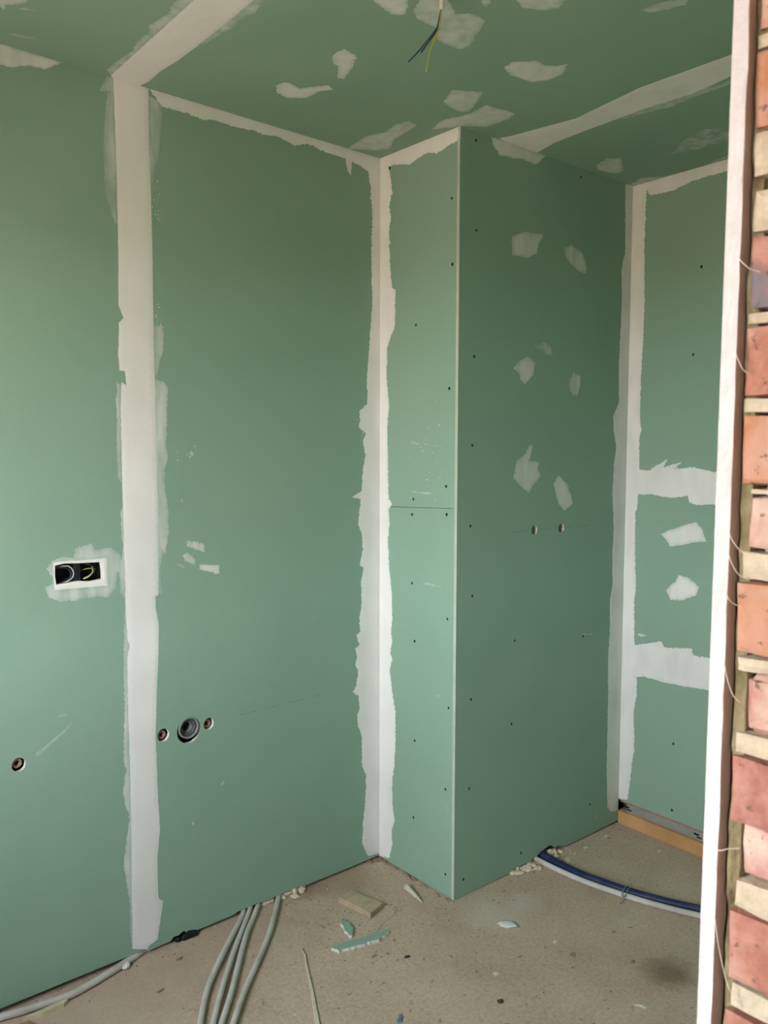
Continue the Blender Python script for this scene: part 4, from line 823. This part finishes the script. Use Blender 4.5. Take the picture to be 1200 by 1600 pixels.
bm = bmesh.new(); prism(bm, ragged([(-0.3062, -0.1500), (-0.2450, -0.1400), (-0.2095, -0.2760), (-0.2830, -0.3000)], 0.03, 0.002, 1), F0, F0+0.021)
bmesh.ops.bevel(bm, geom=bm.edges[:], offset=0.0015, segments=1, affect='EDGES')
tag(obj('timber_offcut', bm, M['pale_wood']), 'flat sandy-brown timber offcut on the floor before the inner corner', 'wood offcut')
def offcut(name, pts, th, lab, tilt=None, sd=2, cat='plasterboard offcut'):
    bm = bmesh.new(); q = ragged(pts, 0.006, 0.007, sd); b = [bm.verts.new((x, y, F0)) for x, y in q]; t = [bm.verts.new((x, y, F0+th+(tilt(x, y) if tilt else 0))) for x, y in q]
    f = bm.faces.new(t); g = bm.faces.new(b[::-1]); n = len(q)
    for i in range(n): bm.faces.new((b[i], b[(i+1) % n], t[(i+1) % n], t[i])).material_index = 1
    bmesh.ops.recalc_face_normals(bm, faces=bm.faces)
    bmesh.ops.triangulate(bm, faces=[f, g])
    return tag(obj(name, bm, None, mats=[M['paper'], M['gypsum']]), lab, cat)
offcut('plasterboard_offcut', [(-0.4850, -0.3560), (-0.4740, -0.3830), (-0.4095, -0.4000), (-0.3413, -0.4150), (-0.3140, -0.4020), (-0.3200, -0.3850), (-0.3886, -0.3740), (-0.4450, -0.3560)], 0.010, 'long narrow green plasterboard strip with torn ends on the floor')
offcut('plasterboard_offcut', [(-0.3785, -0.2580), (-0.3580, -0.2560), (-0.3640, -0.3034), (-0.3880, -0.3427), (-0.4020, -0.3400), (-0.3930, -0.3000)], 0.010, 'small green plasterboard sliver beyond the longer green strip', sd=5)
offcut('plasterboard_crumb', [(-0.3160, -0.4060), (-0.2937, -0.4060), (-0.2850, -0.3960), (-0.2990, -0.3880), (-0.3150, -0.3920)], 0.009, 'whitish broken gypsum lump at the right end of the green strip', sd=7, cat='rubble')
bm = bmesh.new(); a0 = Vector((-0.0700, -0.2380, F0+0.0125)); ax_ = (Vector((-0.0860, -0.3400, F0+0.0045))-a0)
disc_tube(bm, a0, ax_, [(0.0, 0.0), (0.0115, 0.0), (0.0120, 0.004), (0.0095, 0.008), (0.0085, 0.030), (0.0070, 0.055), (0.0078, 0.057), (0.0060, 0.060), (0.0046, 0.080), (0.0016, 0.103), (0.0, 0.104)], 12)
ro = tag(obj('wall_plug', bm, mat('dirty_plastic', (0.68, 0.62, 0.55), (0.52, 0.45, 0.38), 60, 0.8)), 'dirty white tapered wall plug lying near the chase', 'wall plug')
bm = bmesh.new(); q = [(-0.5536, -0.2905), (-0.5600, -0.3080), (-0.5640, -0.3300), (-0.5820, -0.3600), (-0.6405, -0.4785), (-0.7150, -0.6198), (-0.7800, -0.7400), (-0.7960, -0.7340), (-0.7310, -0.6248), (-0.6510, -0.4825), (-0.5920, -0.3680), (-0.5700, -0.3320)]
prism(bm, ragged(q, 0.03, 0.0015, 3), F0, F0+0.006); tag(obj('timber_splinter', bm, mat('weathered_splinter', (0.60, 0.51, 0.42), (0.68, 0.60, 0.50), 60, 0.9)), 'long thin pale splinter of wood lying towards the viewer', 'wood splinter')
bm = bmesh.new(); rock(bm, (0.046, -0.612, F0+0.003), 0.034, 0.019, 0.006, -0.9, 0.3, 1, 4); rock(bm, (0.030, -0.590, F0+0.002), 0.010, 0.003, 0.002, -0.2, 0.3, 1, 9)
tag(obj('filler_blob', bm, M['white_bit'], None, True), 'white blob of dropped filler in the open middle of the floor', 'filler blob')
bm = bmesh.new(); rock(bm, (-1.0163, -0.036, F0+0.008), 0.014, 0.010, 0.009, 0.4, 0.3, 1, 5)
tag(obj('gypsum_lump', bm, M['gypsum'], None), 'round pale gypsum lump beside the ribbed conduit', 'rubble')
bm = bmesh.new(); prism(bm, ragged([(-1.3270, -0.0820), (-1.2750, -0.0960), (-1.2180, -0.0930), (-1.2030, -0.0790), (-1.2280, -0.0760), (-1.2830, -0.0800)], 0.02, 0.003, 6), F0, F0+0.013)
tag(obj('timber_chip', bm, mat('yellow_chip', (0.52, 0.47, 0.30), (0.60, 0.55, 0.38), 30, 0.9)), 'pale yellow chip lying against the ribbed conduit at far left', 'wood chip')
bm = bmesh.new(); prism(bm, ragged([(-1.365, -0.085), (-1.315, -0.094), (-1.30, -0.125), (-1.36, -0.14)], 0.02, 0.003, 6), F0, F0+0.006)
tag(obj('brick_chip', bm, M['red_bit']), 'flat red brick chip in the lower left corner', 'brick chip')
# pale and reddish lumps lying under the board edges
def lumps(name, m, items, lab, cat='rubble'):
    bm = bmesh.new()
    for i, (x, y, a, b, h) in enumerate(items): rock(bm, (x, y, F0+h*0.55), a, b, h, i*0.7, 0.45, 1, i+11)
    return tag(obj(name, bm, m), lab, cat, 'pale lumps under the walls' if name == 'pale_lumps' else None)
lumps('pale_lumps', M['rubble'], [(-0.415, 0.012, 0.022, 0.020, 0.010), (-0.385, 0.006, 0.020, 0.016, 0.012), (-0.362, -0.008, 0.014, 0.012, 0.008), (-0.400, -0.022, 0.016, 0.010, 0.005), (-0.352, 0.014, 0.016, 0.012, 0.012), (-0.440, -0.002, 0.010, 0.010, 0.006)], 'pale lumps under the wall right of the conduits')
lumps('pale_lumps', M['rubble'], [(-0.500, 0.004, 0.022, 0.012, 0.008), (-0.478, 0.010, 0.012, 0.012, 0.010), (-0.524, 0.010, 0.012, 0.010, 0.008)], 'pale lumps under the wall between the conduits')
lumps('pale_lumps', M['rubble'], [(0.395, -0.372, 0.024, 0.020, 0.010), (0.350, -0.384, 0.024, 0.016, 0.010), (0.312, -0.390, 0.022, 0.014, 0.007), (0.372, -0.412, 0.028, 0.016, 0.006), (0.330, -0.415, 0.028, 0.014, 0.005), (0.405, -0.405, 0.022, 0.016, 0.006), (0.408, -0.440, 0.014, 0.018, 0.005), (0.425, -0.383, 0.010, 0.014, 0.007)], 'cream lumps lying under the chase left of the pipes')
lumps('pale_lumps', M['rubble'], [(0.528, -0.400, 0.016, 0.014, 0.013), (0.550, -0.404, 0.018, 0.012, 0.010), (0.530, -0.425, 0.012, 0.014, 0.006), (0.545, -0.470, 0.012, 0.018, 0.003), (0.575, -0.412, 0.014, 0.010, 0.006)], 'cream lumps at the chipped board edge right of the blue pipe')
lumps('brick_rubble', M['red_bit'], [(0.300, -0.377, 0.018, 0.012, 0.009), (0.338, -0.372, 0.012, 0.010, 0.008)], 'small red brick crumbs under the chase board', 'rubble')
lumps('brick_rubble', M['red_bit'], [(-0.02, -0.012, 0.020, 0.010, 0.004), (0.0, -0.028, 0.008, 0.012, 0.004), (-0.050, 0.0, 0.020, 0.010, 0.005)], 'reddish crumbs in the foot of the inner corner', 'rubble')
lumps('black_infill', M['black'], [(-0.800, -0.010, 0.026, 0.014, 0.013), (-0.830, -0.002, 0.014, 0.012, 0.008)], 'black lump showing under the chipped board edge', 'infill')  # black lumps set at the dark spot below the board
bm = bmesh.new(); pts = [(-0.010, -0.045), (-0.006, -0.10), (-0.002, -0.15), (0.0, -0.20), (-0.008, -0.26), (-0.010, -0.33), (-0.004, -0.385)]
for i, (x, y) in enumerate(pts): rock(bm, (x, y, F0+0.001), 0.008, 0.020, 0.004, 0, 0.5, 1, 30+i)
tag(obj('rubble_seam', bm, mat('pinkish_rubble', (0.30, 0.20, 0.16), (0.40, 0.31, 0.26), 60, 0.95)), 'low ridge of pinkish grit along the narrow return wall', 'rubble')['kind'] = 'stuff'
bm = bmesh.new()
tube(bm, [(0.004, -0.165, F0+0.003), (-0.006, -0.185, F0+0.004), (-0.010, -0.20, F0+0.003), (0.0, -0.215, F0+0.003)], 0.0018, 6, 4)
tag(obj('wire_scrap', bm, mat('red_wire', (0.35, 0.06, 0.05), rough=0.5)), 'tiny scrap of red wire by the narrow return wall', 'wire')
def bit(name, m, x, y, a, b, h, lab, cat='debris', sd=1, rz=0.3):
    grp = {'paper_flake': 'white flakes on the floor', 'brick_crumb': 'red crumbs on the floor', 'slate_chip': 'dark chips on the floor'}.get(name)
    bm = bmesh.new(); rock(bm, (x, y, F0+h*0.35), a*0.85, b*0.7, h*0.7, rz, 0.75, 1, sd); tag(obj(name, bm, m), lab, cat, grp)
bit('plastic_scrap', M['blue_bit'], -0.5243, -0.7302, 0.018, 0.010, 0.005, 'small blue plastic scrap at the lower edge of the picture', 'plastic scrap', 3, 0.8)
bit('brick_crumb', M['red_bit'], 0.1893, -0.9909, 0.009, 0.008, 0.006, 'single round red crumb near the brown floor stain', 'brick crumb', 4)
bit('brick_crumb', M['red_bit'], 0.0827, -0.8489, 0.013, 0.010, 0.003, 'flat reddish crumb on the open floor left of the red one', 'brick crumb', 5)
bit('brick_crumb', M['red_bit'], -0.8727, -0.095, 0.012, 0.008, 0.005, 'red crumb left of the conduits under the tape band', 'brick crumb', 6)
bit('brick_crumb', M['red_bit'], -0.9826, -0.199, 0.012, 0.007, 0.005, 'dark red crumb on the floor towards the lower left', 'brick crumb', 7)
bit('slate_chip', M['grey_pvc'], -0.4000, -0.4650, 0.013, 0.009, 0.003, 'dark grey chip just in front of the long green strip', 'stone chip', 8)
bit('slate_chip', M['rubber'], -0.3258, -0.5333, 0.010, 0.008, 0.005, 'dark crumb right of and below the green strip', 'stone chip', 9)
bit('paper_flake', M['white_bit'], 0.8837, -0.6532, 0.014, 0.006, 0.002, 'white flake on the floor nearest the timber batten', 'flake', 10)
bit('paper_flake', M['white_bit'], 0.6807, -0.4526, 0.012, 0.010, 0.002, 'white flake beyond the blue pipe by the chase', 'flake', 11)
bit('paper_flake', M['white_bit'], 0.8260, -0.4450, 0.018, 0.007, 0.002, 'white flake against the foot of the chase near its far corner', 'flake', 12)
bit('paper_flake', M['white_bit'], 0.0343, -1.1229, 0.018, 0.006, 0.003, 'white flake nearest the doorway edge at the bottom', 'flake', 13, 1.9)
bit('paper_flake', M['white_bit'], -0.174, -0.7635, 0.014, 0.009, 0.003, 'whitish flake in the lower middle of the floor', 'flake', 14)
bit('paper_flake', M['white_bit'], 0.0903, -0.773, 0.010, 0.006, 0.002, 'small white flake on the floor in front of the grey pipe', 'flake', 15)
bit('stone_crumb', M['rubber'], -0.2578, -0.8577, 0.009, 0.009, 0.007, 'dark pebble at the lower middle of the floor', 'stone chip', 16)
# uncountable grit
bm = bmesh.new(); rg = random.Random(3)
for i in range(700):
    if i < 260: x, y = rg.gauss(-0.35, 0.16), rg.gauss(-0.36, 0.14)
    elif i < 380: x, y = rg.uniform(-1.3, 0.0), -abs(rg.gauss(0.03, 0.05))
    elif i < 500: x, y = rg.uniform(0.1, 0.95), -0.42-abs(rg.gauss(0.0, 0.06))
    else: x, y = rg.uniform(-1.35, 0.95), rg.uniform(-1.6, -0.02)
    if (x > 0 and y > -0.41) or y > -0.004 or x > 0.94: continue
    if min((p.x-x)**2+(p.y-y)**2 for p in PIPES) < 0.024**2: continue
    r = rg.choice((0.0010, 0.0014, 0.0018, 0.0024, 0.0032)); a = rg.uniform(0, 6.28); st = rg.uniform(1, 2.6)
    b = [(x+r*st*math.cos(a+k*2.09), y+r*st*math.sin(a+k*2.09)) if k == 0 else (x+r*math.cos(a+k*1.9), y+r*math.sin(a+k*1.9)) for k in range(3)]
    v = [bm.verts.new((p[0], p[1], F0+0.0003)) for p in b] + [bm.verts.new((x, y, F0+r*1.1))]
    fs = [bm.faces.new((v[0], v[1], v[3])), bm.faces.new((v[1], v[2], v[3])), bm.faces.new((v[2], v[0], v[3])), bm.faces.new((v[2], v[1], v[0]))]
    mi = rg.choice((0, 0, 0, 3, 3, 3, 3, 1))
    for f in fs: f.material_index = mi
g = obj('floor_grit', bm, None, mats=[M['crumb'], M['rubble'], M['white_bit'], mat('mid_crumb', (0.24, 0.16, 0.12), rough=0.95)]); g['kind'] = 'stuff'; tag(g, 'fine grit and crumbs strewn over the dusty floor', 'grit')
# folded dark membrane along the foot of the front wall, just inside the doorway
bm = bmesh.new(); tube(bm, [(-1.300, -2.006, F0+0.03), (-1.0, -2.004, F0+0.03), (-0.5, -2.006, F0+0.03), (0.9, -2.005, F0+0.03)], 0.014, 8, 6)
tag(obj('membrane_strip', bm, M['rubber']), 'dark rolled membrane strip along the foot of the front wall', 'membrane')
